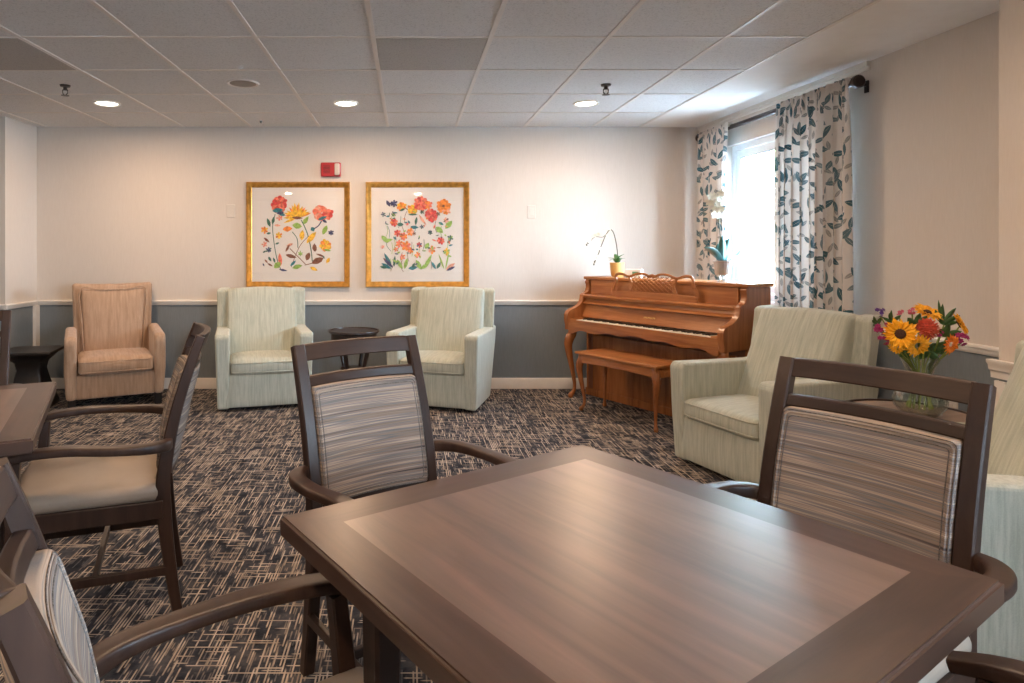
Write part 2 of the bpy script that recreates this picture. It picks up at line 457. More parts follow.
# pier and near right wall (second window beside the viewer)
b = bm_new()
W2 = (-1.7, 0.1, 0.80, 2.05)
def nseg(y0, y1, z0, z1, mi=0, x1=2.56): box(b, ((2.40+x1)/2, (y0+y1)/2, (z0+z1)/2), (x1-2.40, y1-y0, z1-z0), mi=mi)
nseg(-3.1, W2[0], RB, CEIL); nseg(W2[1], 2.46, RB, CEIL); nseg(W2[0], W2[1], W2[3], CEIL); nseg(W2[0], W2[1], RB, W2[2]); nseg(-3.1, 2.46, 0, RB, 1)
nseg(2.46, 2.62, RB, CEIL, 0, 3.0); nseg(2.46, 2.62, 0, RB, 1, 3.0)
struct('wall_near_right', b, [M['cream'], M['blue']])

# ceiling
b = bm_new(); box(b, (-1.52, 1.33, CEIL+0.05), (7.16, 8.95, 0.1)); box(b, (2.52, 1.33, CEIL+0.049), (0.92, 8.95, 0.102), mi=1)
struct('ceiling', b, [M['tile'], M['drywall']])
b = bm_new()
gx = [-0.18+0.606*k for k in range(-7, 4)]; gy = [3.318+0.609*k for k in range(-10, 4)]
for x in gx: box(b, (x, 1.33, CEIL-0.001), (0.024, 8.8, 0.008))
for y in gy: box(b, (-1.45, y, CEIL-0.0006), (7.02, 0.022, 0.0068))
box(b, (2.06, 1.33, CEIL-0.0015), (0.022, 8.8, 0.009))
struct('trim_1', b, M['grid'])
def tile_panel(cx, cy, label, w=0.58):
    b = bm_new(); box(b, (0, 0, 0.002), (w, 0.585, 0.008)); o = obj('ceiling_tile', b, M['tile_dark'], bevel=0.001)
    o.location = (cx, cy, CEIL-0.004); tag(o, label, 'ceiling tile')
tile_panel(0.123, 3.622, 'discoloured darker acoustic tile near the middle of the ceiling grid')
tile_panel(-2.301, 3.622, 'darker grey acoustic tile at the left edge of the ceiling')

# mouldings
RAILP = [(0, 0), (0, 0.045), (0.018, 0.045), (0.024, 0.040), (0.024, 0.030), (0.017, 0.026), (0.015, 0.008), (0.008, 0.0)]
BASEP = [(0, 0), (0.016, 0), (0.016, 0.078), (0.009, 0.095), (0, 0.095)]
def mould(b, p0, p1, inward, prof, z):
    p0, p1, inn = Vector(p0), Vector(p1), Vector(inward).normalized()
    A = [b.verts.new((p0.x+inn.x*o, p0.y+inn.y*o, z+h)) for o, h in prof]
    B = [b.verts.new((p1.x+inn.x*o, p1.y+inn.y*o, z+h)) for o, h in prof]
    n = len(prof); b.faces.new(A); b.faces.new(B[::-1])
    for i in range(n): b.faces.new((A[i], B[i], B[(i+1) % n], A[(i+1) % n]))
b = bm_new()
mould(b, (-3.31, BACK), (2.605, BACK), (0, -1), RAILP, RB); mould(b, (-3.31, 5.28), (-3.31, BACK), (1, 0), RAILP, RB)
mould(b, (-5.0, 5.30), (-3.29, 5.30), (0, -1), RAILP, RB)
struct('trim_2', b, M['white'])
b = bm_new()
mould(b, (2.605, BACK), (wx(2.63), 2.63), (-1, -0.0357), RAILP, RB)
RAILB = [(0, -0.03), (0, 0.045), (0.028, 0.045), (0.028, 0.034), (0.020, 0.022), (0.018, 0.004), (0.010, -0.004), (0.008, -0.03)]
mould(b, (2.40, W2[1]), (2.40, 2.648), (-1, 0), RAILB, RB)
box(b, (2.405, 2.605, RB/2-0.02), (0.03, 0.05, RB-0.04))
struct('trim_3', b, M['white'])
b = bm_new(); box(b, (-3.297, 5.72, RB/2), (0.03, 0.06, RB)); struct('trim_4', b, M['white'])
b = bm_new()
mould(b, (-3.31, BACK), (2.605, BACK), (0, -1), BASEP, 0); mould(b, (-3.31, 5.28), (-3.31, BACK), (1, 0), BASEP, 0); mould(b, (-5.0, 5.30), (-3.29, 5.30), (0, -1), BASEP, 0)
struct('baseboard_back', b, M['white'])
b = bm_new()
mould(b, (2.605, BACK), (wx(2.98), 2.98), (-1, -0.0357), BASEP, 0); mould(b, (2.40, -3.0), (2.40, 2.63), (-1, 0), BASEP, 0)
struct('baseboard_right', b, M['white'])
b = bm_new(); box(b, (1.01, -0.012, CEIL-0.016), (2.02, 0.022, 0.030), WM); box(b, (1.01, -0.006, CEIL-0.04), (2.02, 0.010, 0.022), WM)
struct('trim_5', b, M['white'])

# windows
def window(name, mtx, u0, u1, z0, z1, nsash):
    b = bm_new(); f = 0.045
    def bx(a0, a1, c0, c1, v0=0.05, v1=0.12, mi=0): box(b, ((a0+a1)/2, (v0+v1)/2, (c0+c1)/2), (a1-a0, v1-v0, c1-c0), mtx, mi=mi)
    bx(u0, u0+f, z0, z1); bx(u1-f, u1, z0, z1); bx(u0+f, u1-f, z1-f, z1); bx(u0+f, u1-f, z0, z0+f)
    bx(u0-0.0, u1+0.0, z0-0.02, z0, -0.03, 0.05)
    w = (u1-u0-2*f)/nsash
    root = struct(name, b, M['vinyl'], bevel=0.002)
    for i in range(nsash):
        a0 = u0+f+w*i+0.004; a1 = a0+w-0.008; s = 0.055; zt = z1-f-0.004; zb = z0+f+0.004
        b = bm_new()
        bx(a0, a0+s, zb, zt, 0.06, 0.10); bx(a1-s, a1, zb, zt, 0.06, 0.10); bx(a0+s, a1-s, zt-s, zt, 0.06, 0.10); bx(a0+s, a1-s, zb, zb+s, 0.06, 0.10)
        zm = (zb+zt)/2; bx(a0+s, a1-s, zm-0.02, zm+0.02, 0.06, 0.10)
        obj('window_sash', b, M['vinyl'], root, bevel=0.002)
        b = bm_new(); g = 0.006
        bx(a0+s, a0+s+g, zb+s, zt-s, 0.062, 0.078); bx(a1-s-g, a1-s, zb+s, zt-s, 0.062, 0.078); bx(a0+s, a1-s, zt-s-g, zt-s, 0.062, 0.078)
        obj('window_gasket', b, M['gasket'], root)
        b = bm_new(); bx(a0+s, a1-s, zb+s, zt-s, 0.082, 0.086); obj('window_pane', b, M['pane'], root)
window('window_1', WM, U0, U1, Z0, Z1, 2)
WM2 = Matrix.Translation((2.40, W2[1], 0)) @ Matrix.Rotation(-PI/2, 4, 'Z')
window('window_2', WM2, 0.0, W2[1]-W2[0], W2[2], W2[3], 3)

# ------------------------------------------------------------------ ceiling fittings
def downlight(x, y, label):
    t = thing('recessed_downlight', label, 'ceiling light', (x, y, CEIL-0.006), 0, 'recessed downlights')
    b = bm_new(); lathe(b, [(0.074, 0.0), (0.088, -0.006), (0.094, 0.002), (0.094, 0.0055)], 32); obj('trim_ring', b, M['drywall'], t)
    b = bm_new(); lathe(b, [(0.0, -0.003), (0.06, -0.003), (0.076, 0.003), (0.0, 0.005)], 32); obj('lamp_lens', b, M['lamp'], t)
    return t
def lamp(x, y, power, ang=150, col=(1.0, 0.66, 0.41), size=0.06):
    l = bpy.data.lights.new('downlight_lamp', 'AREA'); l.shape = 'DISK'; l.size = 0.13; l.energy = power; l.color = col
    o = bpy.data.objects.new('downlight_lamp', l); C.objects.link(o); o.location = (x, y, CEIL-0.014)
LPOW = 16.5
for x, lab in ((-2.245, 'lit recessed downlight above the tan armchair, leftmost of three'), (-0.462, 'lit recessed downlight above the space between the two framed prints'), (1.327, 'lit recessed downlight nearest the curtained window, rightmost of three')):
    downlight(x, 4.81, lab); lamp(x, 4.81, LPOW)
for x, y, p, lab in ((-2.3, 2.1, 16, 'unseen added downlight overhead, left of the near dining table'), (-0.45, 1.8, 16, 'unseen added downlight overhead, in front of the near dining table'), (1.35, 1.9, 14, 'unseen added downlight overhead, right of the near dining table'),
                  (-2.3, -0.9, 30, 'unseen added downlight behind the viewer on the left'), (0.2, -1.0, 40, 'unseen added downlight behind the viewer in the middle')):
    downlight(x, y, lab); lamp(x, y, p)  # out-of-view downlights, added to light the room brightly and evenly

t = thing('ceiling_speaker', 'round grey ceiling speaker grille set in a tile left of centre', 'speaker', (-1.084, 4.237, CEIL-0.005))
b = bm_new(); lathe(b, [(0.085, 0), (0.10, -0.004), (0.106, 0.003), (0.106, 0.0045)], 36); obj('speaker_rim', b, M['grid'], t)
b = bm_new(); lathe(b, [(0, -0.004), (0.07, -0.003), (0.086, 0.0), (0.0, 0.004)], 36); obj('speaker_grille', b, M['speaker'], t)
def sprinkler(x, y, label):
    t = thing('fire_sprinkler', label, 'sprinkler', (x, y, CEIL), 0)
    b = bm_new(); lathe(b, [(0, -0.001), (0.034, -0.001), (0.030, -0.012), (0.012, -0.016), (0.012, -0.035), (0, -0.035)], 20); obj('sprinkler_body', b, M['sprink'], t)
    b = bm_new(); tube(b, [(-0.014, 0, -0.03), (-0.017, 0, -0.05), (-0.004, 0, -0.068)], 0.0035, 3); tube(b, [(0.014, 0, -0.03), (0.017, 0, -0.05), (0.004, 0, -0.068)], 0.0035, 3); obj('yoke', b, M['sprink'], t)
    b = bm_new(); lathe(b, [(0, -0.066), (0.024, -0.068), (0.024, -0.071), (0, -0.072)], 20, wob=lambda a: 1+0.12*math.cos(8*a)); obj('deflector', b, M['sprink'], t)
sprinkler(-2.28, 4.29, 'dark fire sprinkler head hanging from the ceiling on the left')
sprinkler(1.31, 4.27, 'dark fire sprinkler head hanging from the ceiling on the right')
b = bm_new(); lathe(b, [(0, 0), (0.012, 0), (0.010, -0.01), (0.004, -0.02), (0, -0.022)], 12); o = obj('ceiling_hook', b, M['sprink']); o.location = (-1.25, 5.48, CEIL)
tag(o, 'tiny dark hook in the ceiling near the back wall above the left print', 'hook')

# ------------------------------------------------------------------ wall fittings
t = thing('fire_alarm', 'red wall-mounted fire alarm strobe above the left framed print', 'fire alarm', (-0.685, BACK, 1.949))
b = bm_new(); box(b, (0, -0.02, 0), (0.175, 0.04, 0.125)); obj('housing', b, M['red'], t, bevel=0.008, seg=3)
b = bm_new(); box(b, (0.058, -0.05, 0), (0.045, 0.025, 0.105)); obj('strobe_lens', b, M['lens'], t, bevel=0.01, seg=3)
for i in range(6):
    b = bm_new(); box(b, (-0.035, -0.041, -0.03+i*0.012), (0.06, 0.003, 0.004)); obj('sounder_slot', b, M['black'], t)
def plate(name, label, cat, loc, rotz, w, h, extra):
    t = thing(name, label, cat, loc, rotz)
    b = bm_new(); box(b, (0, -0.004, 0), (w, 0.008, h)); obj('cover_plate', b, M['plate'], t, bevel=0.003)
    b = bm_new()
    if extra == 'outlet':
        for z in (-0.02, 0.02):
            box(b, (0, -0.009, z), (0.034, 0.004, 0.028))
    elif extra == 'switch': box(b, (0, -0.010, 0), (0.032, 0.006, 0.066))
    else: lathe(b, [(0, -h*0.36), (0.003, -h*0.36), (0.003, -h*0.36+0.004), (0, -h*0.36+0.004)], 8, c=(0, -0.008))
    obj({'outlet': 'socket_face', 'switch': 'rocker'}.get(extra, 'screw'), b, M['plate'], t, bevel=0.001)
plate('wall_plate', 'cream blank wall plate left of the framed flower prints', 'wall plate', (-1.579, BACK, 1.583), 0, 0.075, 0.118, 'screw')
plate('wall_switch', 'cream wall switch between the right framed print and the piano', 'switch', (1.10, BACK, 1.575), 0, 0.075, 0.118, 'switch')
plate('wall_outlet', 'cream wall outlet low on the blue wall behind the flower table', 'outlet', (wx(3.2), 3.2, 0.48), -PI/2+UW, 0.08, 0.12, 'outlet')

# ------------------------------------------------------------------ framed prints
COLS = {'r': (0.62, 0.06, 0.05), 'c': (0.80, 0.20, 0.12), 'y': (0.86, 0.50, 0.04), 'o': (0.85, 0.26, 0.04), 'g': (0.30, 0.48, 0.10), 'd': (0.04, 0.14, 0.10),
        't': (0.03, 0.20, 0.24), 'n': (0.05, 0.06, 0.15), 'b': (0.22, 0.08, 0.04), 'p': (0.80, 0.38, 0.26)}
INK = {k: plain('ink_'+{'r': 'red', 'c': 'coral', 'y': 'yellow', 'o': 'orange', 'g': 'green', 'd': 'dark_green', 't': 'teal', 'n': 'navy', 'b': 'brown', 'p': 'pink'}[k], v, 0.7, var=0.35, vscale=45) for k, v in COLS.items()}
KEYS = list(COLS)
class Art:
    def __init__(s): s.bm = bm_new(); s.z = 0
    def poly(s, pts, k):
        s.z += 1; y = -0.0004-0.0000065*s.z
        f = s.bm.faces.new([s.bm.verts.new((x, y, z)) for x, z in pts]); f.material_index = KEYS.index(k)
    def leaf(s, x, z, L, w, ang, k, rnd_=False):
        ca, sa = math.cos(ang), math.sin(ang); pts = []
        prof = [(0, 0), (0.25, 0.55), (0.55, 0.95), (0.8, 0.95), (0.95, 0.55), (1, 0)] if rnd_ else [(0, 0), (0.18, 0.62), (0.45, 1), (0.75, 0.7), (1, 0)]
        for t, q in prof: pts.append((t*L, q*w/2))
        for t, q in prof[-2:0:-1]: pts.append((t*L, -q*w/2*random.uniform(.8, 1.1)))
        s.poly([(x+a*ca-c*sa, z+a*sa+c*ca) for a, c in pts], k)
    def stem(s, pts, w, k):
        P = catmull([(p[0], p[1], 0) for p in pts], 6); L = []; Rr = []
        for i, p in enumerate(P):
            a = P[max(i-1, 0)]; c = P[min(i+1, len(P)-1)]; dx, dz = c[0]-a[0], c[1]-a[1]; l = math.hypot(dx, dz) or 1
            L.append((p[0]-dz/l*w/2, p[1]+dx/l*w/2)); Rr.append((p[0]+dz/l*w/2, p[1]-dx/l*w/2))
        for i in range(len(P)-1): s.poly([L[i], L[i+1], Rr[i+1], Rr[i]], k)
    def bloom(s, x, z, r, n, k, k2, a0=0, a1=2*PI, w=0.55, c=None):
        for i in range(n):
            a = a0+(a1-a0)*(i+0.5)/n+random.uniform(-.08, .08)
            s.leaf(x, z, r*random.uniform(.85, 1.1), r*w, a, k if i % 3 else k2, w > 0.45)
        if c:
            s.poly([(x+0.2*r*math.cos(q), z+0.17*r*math.sin(q)) for q in [2*PI*i/9 for i in range(9)]], c)
def picture(cx, cz, label, art_fn):
    t = thing('framed_print', label, 'picture', (cx, BACK, cz), 0)
    W, H, fw = 0.921, 0.937, 0.05
    b = bm_new()
    prof = [(0, 0.0), (0, 0.022), (0.006, 0.032), (0.018, 0.030), (0.030, 0.020), (0.044, 0.018), (0.05, 0.012), (0.05, 0.0)]
    rings = []
    for sx, sz in ((-1, -1), (1, -1), (1, 1), (-1, 1)):
        rings.append([b.verts.new((sx*(W/2-o), -d, sz*(H/2-o))) for o, d in prof])
    for i in range(4):
        A, B2 = rings[i], rings[(i+1) % 4]
        for j in range(len(prof)): b.faces.new((A[j], A[(j+1) % len(prof)], B2[(j+1) % len(prof)], B2[j]))
    obj('frame', b, M['gold'], t)
    b = bm_new(); box(b, (0, -0.005, 0), (W-2*fw+0.01, 0.006, H-2*fw+0.01)); mt = obj('mat_board', b, M['paper'], t)
    b = bm_new(); s = 0.335
    box(b, (0, -0.0090, -0.01), (2*s, 0.0018, 2*s+0.01)); obj('art_paper', b, M['paper'], t, bevel=0.0008)
    art = Art(); art_fn(art); o = obj('flower_painting', art.bm, [INK[k] for k in KEYS], t, flat=True); o.location = (0, -0.0101, 0)
    b = bm_new(); box(b, (0, -0.0165, 0), (W-2*fw+0.004, 0.0012, H-2*fw+0.004)); obj('glazing', b, M['glass'], t)
# pixel->print coords for the crops: centre (305,345) scale 540 px ~ 0.919/... metres per crop px
def A1(art):
    k = 0.919/542; P = lambda x, y: ((x-306)*k, (339-y)*k)
    def L(x, y, l, w, a, c): art.leaf(*P(x, y), l*k, w*k, R(a), c)
    def S(pts, c, w=4): art.stem([P(*p) for p in pts], w*k, c)
    S([(185, 232), (172, 300), (182, 400), (198, 480), (215, 522)], 'd'); S([(322, 262), (345, 310), (362, 360), (375, 430), (380, 480)], 'd', 5)
    S([(432, 262), (415, 290), (392, 308)], 'n', 6); S([(275, 325), (300, 360), (305, 410)], 'd'); S([(358, 350), (325, 385), (300, 430), (270, 510)], 'b', 3)
    S([(262, 412), (300, 450), (345, 495)], 'b'); S([(340, 500), (380, 490), (430, 480)], 'b')
    art.bloom(*P(205, 182), 46*k, 11, 'r', 'c', w=0.6); art.bloom(*P(222, 172), 28*k, 7, 'c', 'r'); L(170, 215, 60, 26, 5, 't'); L(200, 225, 42, 20, -20, 't'); L(232, 222, 40, 18, 190, 'n')
    art.bloom(*P(302, 248), 72*k, 15, 'y', 'o', R(8), R(205), 0.22); art.bloom(*P(302, 248), 44*k, 8, 'y', 'y', R(15), R(190), 0.3); L(272, 250, 60, 16, -3, 'b')
    art.bloom(*P(425, 225), 44*k, 9, 'c', 'p', R(30), R(300), 0.7); art.bloom(*P(462, 232), 32*k, 7, 'c', 'r', w=.7); L(410, 262, 52, 18, 20, 't'); L(432, 262, 30, 16, -30, 'n')
    L(160, 300, 50, 18, 110, 'd'); L(170, 285, 44, 16, 75, 'd'); L(335, 285, 40, 26, 60, 'g'); L(275, 290, 52, 34, -8, 'g'); L(335, 280, 45, 18, 55, 'g'); L(376, 300, 26, 24, -60, 't')
    L(435, 340, 55, 26, 65, 'g'); art.bloom(*P(478, 330), 16*k, 6, 'n', 'n'); L(350, 385, 80, 30, 50, 'y'); L(325, 370, 55, 30, 85, 'y'); L(225, 312, 52, 30, 5, 'o')
    art.bloom(*P(210, 252), 18*k, 5, 'p', 'c'); L(180, 290, 35, 14, -5, 'p'); art.bloom(*P(130, 315), 20*k, 6, 'o', 'y'); art.bloom(*P(205, 345), 20*k, 6, 'y', 'o')
    art.bloom(*P(450, 398), 34*k, 9, 'y', 'o', w=.6); L(440, 418, 40, 14, -10, 'g'); art.bloom(*P(130, 390), 16*k, 5, 'p', 'c'); L(140, 335, 24, 12, 10, 'd'); L(125, 355, 40, 14, -40, 'b')
    L(395, 430, 45, 26, 95, 'b'); L(350, 475, 45, 28, 70, 'b'); L(375, 492, 72, 34, 25, 'b'); L(245, 400, 38, 16, 20, 'p'); L(240, 430, 45, 14, 60, 'b'); L(240, 445, 60, 20, -15, 'b')
    L(215, 505, 70, 22, 95, 'c'); L(180, 515, 46, 34, 40, 'g'); L(205, 522, 46, 12, -10, 'n'); L(275, 515, 55, 24, 15, 'g'); L(265, 505, 42, 16, 45, 't'); L(368, 510, 45, 20, -25, 'y')
    art.bloom(*P(152, 420), 16*k, 6, 'n', 'd'); L(150, 455, 30, 14, -60, 'd'); L(120, 435, 22, 10, 30, 'd'); L(130, 470, 26, 10, -50, 'b'); L(145, 490, 32, 10, -30, 'b'); L(175, 460, 30, 12, -70, 'd')
    L(185, 390, 24, 10, 20, 'd'); art.bloom(*P(318, 440), 16*k, 6, 'g', 'g', w=.4); L(400, 440, 50, 12, -20, 'b'); L(455, 490, 34, 18, 60, 'y'); L(435, 450, 20, 8, -60, 'd'); L(120, 490, 18, 8, -60, 'n')
def A2(art):
    k = 0.919/543; P = lambda x, y: ((x-329)*k, (340-y)*k)
    def L(x, y, l, w, a, c): art.leaf(*P(x, y), l*k, w*k, R(a), c)
    rnd = random.Random(4)
    for i in range(26):
        x = rnd.uniform(165, 490); y = rnd.uniform(215, 490)
        art.stem([P(x, y), P(x+rnd.uniform(-12, 12), y+30), P(x+rnd.uniform(-18, 18), y+62)], 2.5*k, rnd.choice('dgbt'))
    B = art.bloom
    B(*P(205, 178), 20*k, 6, 'n', 'n'); L(165, 160, 40, 18, -60, 'n'); L(180, 178, 30, 14, 10, 'n'); B(*P(245, 192), 26*k, 8, 'o', 'y', w=.6); L(235, 215, 30, 14, 20, 'd')
    B(*P(303, 210), 30*k, 9, 'y', 'o', w=.6); L(280, 235, 50, 12, 0, 'd'); B(*P(348, 178), 42*k, 11, 'c', 'r', w=.5); B(*P(385, 185), 24*k, 7, 'o', 'c', w=.6)
    B(*P(402, 240), 36*k, 11, 'r', 'c', w=.6); B(*P(465, 190), 40*k, 11, 'o', 'o', w=.5, c='b'); B(*P(480, 215), 24*k, 7, 'o', 'p'); B(*P(478, 265), 16*k, 6, 'p', 'b')
    B(*P(150, 235), 14*k, 5, 'n', 'd'); B(*P(202, 232), 14*k, 5, 'n', 'n'); B(*P(205, 278), 22*k, 7, 'r', 'c', w=.6); L(222, 288, 34, 22, 0, 'd'); L(318, 290, 44, 16, 80, 'd'); L(290, 300, 46, 18, -5, 't')
    L(335, 235, 72, 14, -55, 'p'); L(425, 300, 50, 30, -40, 'g'); L(475, 310, 56, 30, 50, 'g'); L(440, 275, 30, 14, -30, 't'); B(*P(452, 372), 22*k, 7, 'r', 'c', c='b'); L(485, 385, 24, 14, 40, 'd'); B(*P(502, 358), 17*k, 6, 'd', 'g')
    B(*P(292, 328), 22*k, 7, 'o', 'p', w=.6); B(*P(222, 332), 20*k, 6, 'r', 'c', w=.6); B(*P(255, 350), 22*k, 7, 'c', 'o', w=.6); B(*P(232, 388), 20*k, 6, 'c', 'o'); B(*P(268, 400), 26*k, 7, 'o', 'c', w=.6)
    L(140, 345, 52, 26, -50, 'g'); L(150, 375, 50, 20, 10, 'g'); B(*P(292, 425), 18*k, 6, 'o', 'c'); B(*P(338, 395), 16*k, 6, 'r', 'n'); L(370, 415, 36, 24, 60, 'g'); B(*P(405, 420), 22*k, 6, 'o', 'p', w=.6)
    B(*P(482, 430), 20*k, 6, 'y', 'g', w=.6); B(*P(330, 448), 18*k, 5, 'o', 'c'); B(*P(250, 458), 16*k, 5, 'c', 'o'); B(*P(215, 418), 14*k, 5, 'o', 'c'); B(*P(145, 405), 12*k, 5, 'p', 'c')
    B(*P(312, 335), 10*k, 5, 'b', 'b'); B(*P(352, 300), 12*k, 5, 'n', 'd'); B(*P(395, 328), 13*k, 6, 'd', 'n'); B(*P(352, 222), 12*k, 5, 'd', 'd'); B(*P(438, 232), 12*k, 5, 'b', 'd'); B(*P(275, 285), 9*k, 5, 'r', 'r')
    L(195, 515, 90, 20, 118, 't'); L(200, 515, 75, 18, 135, 'n'); L(190, 520, 60, 20, 150, 't'); L(205, 510, 60, 14, 85, 'd'); L(250, 522, 60, 20, 120, 'g'); L(260, 522, 60, 20, 75, 'g'); L(245, 500, 60, 12, 150, 'g')
    L(280, 520, 50, 22, 10, 't'); L(300, 515, 30, 14, 60, 'd'); L(350, 525, 60, 24, 120, 'g'); L(360, 522, 90, 18, 60, 'g'); L(345, 520, 50, 22, 30, 'g'); L(385, 500, 55, 12, 75, 'g'); L(425, 522, 45, 16, 120, 't'); L(430, 520, 40, 16, 60, 'd')
    L(470, 525, 90, 9, 110, 'g'); L(475, 525, 100, 9, 78, 'g'); L(478, 525, 60, 22, 35, 'p'); L(480, 530, 52, 14, 25, 'n'); L(170, 515, 40, 16, 170, 'd')
    for i in range(48):
        x = rnd.uniform(150, 505); y = rnd.uniform(210, 500)
        L(x, y, rnd.uniform(12, 26), rnd.uniform(5, 11), rnd.uniform(0, 360), rnd.choice('ddgbnotcg'))
picture(-0.978, 1.373, 'gold-framed print of tall red, yellow and coral flowers, left of two', A1)
picture(0.085, 1.373, 'gold-framed print crowded with small orange and red flowers, right of two', A2)

# ------------------------------------------------------------------ curtains
def drape(u0, u1, ztop, zbot, folds, label, seed):
    t = thing('curtain', label, 'curtain', (0, 0, 0), 0, 'leaf-print curtains')
    t.matrix_world = WM @ Matrix.Translation(((u0+u1)/2, -0.085, 0)); 
    b = bm_new(); uvl = b.loops.layers.uv.new('UVMap'); rnd = random.Random(seed)
    nu, nz = folds*14, 26; w = u1-u0; ph = [rnd.uniform(-.5, .5) for _ in range(folds+2)]
    G = []; UVx = [0]
    def pos(i, z):
        s = i/nu; k = (ztop-z)/(ztop-zbot); a = s*folds*2*PI + 0.5*math.sin(s*9+seed)
        amp = 0.010+0.026*min(1, k*6)
        x = (s-0.5)*w + 0.010*math.sin(a*0.5+seed)*k + 0.012*math.sin(2*a)*min(1, k*3+.3)
        y = amp*math.sin(a)*(0.8+0.3*math.sin(s*13+seed)) + 0.006*math.sin(a*2.3+k*3)
        x += (s-0.5)*0.02*math.sin(k*PI)
        return Vector((x, y-0.034, z))
    mid = [pos(i, (ztop+zbot)/2) for i in range(nu+1)]
    for i in range(nu): UVx.append(UVx[-1]+(mid[i+1]-mid[i]).length)
    for j in range(nz+1):
        z = ztop+(zbot-ztop)*j/nz
        G.append([b.verts.new(pos(i, z)) for i in range(nu+1)])
    for j in range(nz):
        for i in range(nu):
            f = b.faces.new((G[j][i], G[j][i+1], G[j+1][i+1], G[j+1][i]))
            for lp, (ii, jj) in zip(f.loops, ((i, j), (i+1, j), (i+1, j+1), (i, j+1))):
                lp[uvl].uv = (UVx[ii], ztop+(zbot-ztop)*jj/nz)
    o = obj('curtain_panel', b, M['curtain'], t, sharp=80)
    so = o.modifiers.new('thick', 'SOLIDIFY'); so.thickness = 0.003
    b = bm_new(); uvl = b.loops.layers.uv.new('UVMap'); n = folds*14; G = []
    for j in range(7):
        row = []
        for i in range(n+1):
            s = i/n; a = s*folds*2*PI*1.7+seed; q = PI*j/6
            r = 0.028*(1+0.12*math.sin(a)); x = (s-0.5)*w
            row.append(b.verts.new((x, -r*math.cos(q)*1.0, 2.205+r*math.sin(q)*1.1+0.006*math.sin(a*1.3)*(j in (2, 3, 4)))))
        G.append(row)
    for j in range(6):
        for i in range(n):
            f = b.faces.new((G[j][i], G[j][i+1], G[j+1][i+1], G[j+1][i]))
            for lp, (ii, jj) in zip(f.loops, ((i, j), (i+1, j), (i+1, j+1), (i, j+1))): lp[uvl].uv = (UVx[-1]*ii/n, 2.2+0.01*jj)
    o = obj('rod_pocket', b, M['curtain'], t, sharp=80); so = o.modifiers.new('thick', 'SOLIDIFY'); so.thickness = 0.003
    return t
drape(0.16, 0.69, 2.238, 0.10, 5, 'narrow leaf-print curtain bunched at the far side of the window', 2)
drape(1.33, 2.00, 2.238, 0.10, 9, 'wide leaf-print curtain hanging at the near side of the window', 5)
t = thing('curtain_rod', 'dark bronze curtain rod with round end caps above the window', 'curtain rod'); t.matrix_world = WM @ Matrix.Translation((1.015, -0.085, 2.205))
b = bm_new(); sweep(b, [(-0.84, 0, 0, 0.036, 0.036), (1.0, 0, 0, 0.036, 0.036)], 1, n=14); obj('rod', b, M['rod'], t)
for s in (-1, 1):
    b = bm_new(); lathe(b, [(0, 0.0), (0.028, 0.0), (0.038, 0.008), (0.038, 0.030), (0.028, 0.040), (0, 0.040)], 20)
    bmesh.ops.transform(b, matrix=Matrix.Translation((1.0 if s > 0 else -0.86, 0, 0)) @ Matrix.Rotation(PI/2, 4, 'Y'), verts=b.verts)
    obj('finial', b, M['rod'], t)
    b = bm_new(); xb = 0.985 if s > 0 else -0.83; box(b, (xb, 0.04, -0.01), (0.014, 0.09, 0.014)); box(b, (xb, 0.078, -0.02), (0.03, 0.01, 0.07)); obj('bracket', b, M['rod'], t, bevel=0.002)

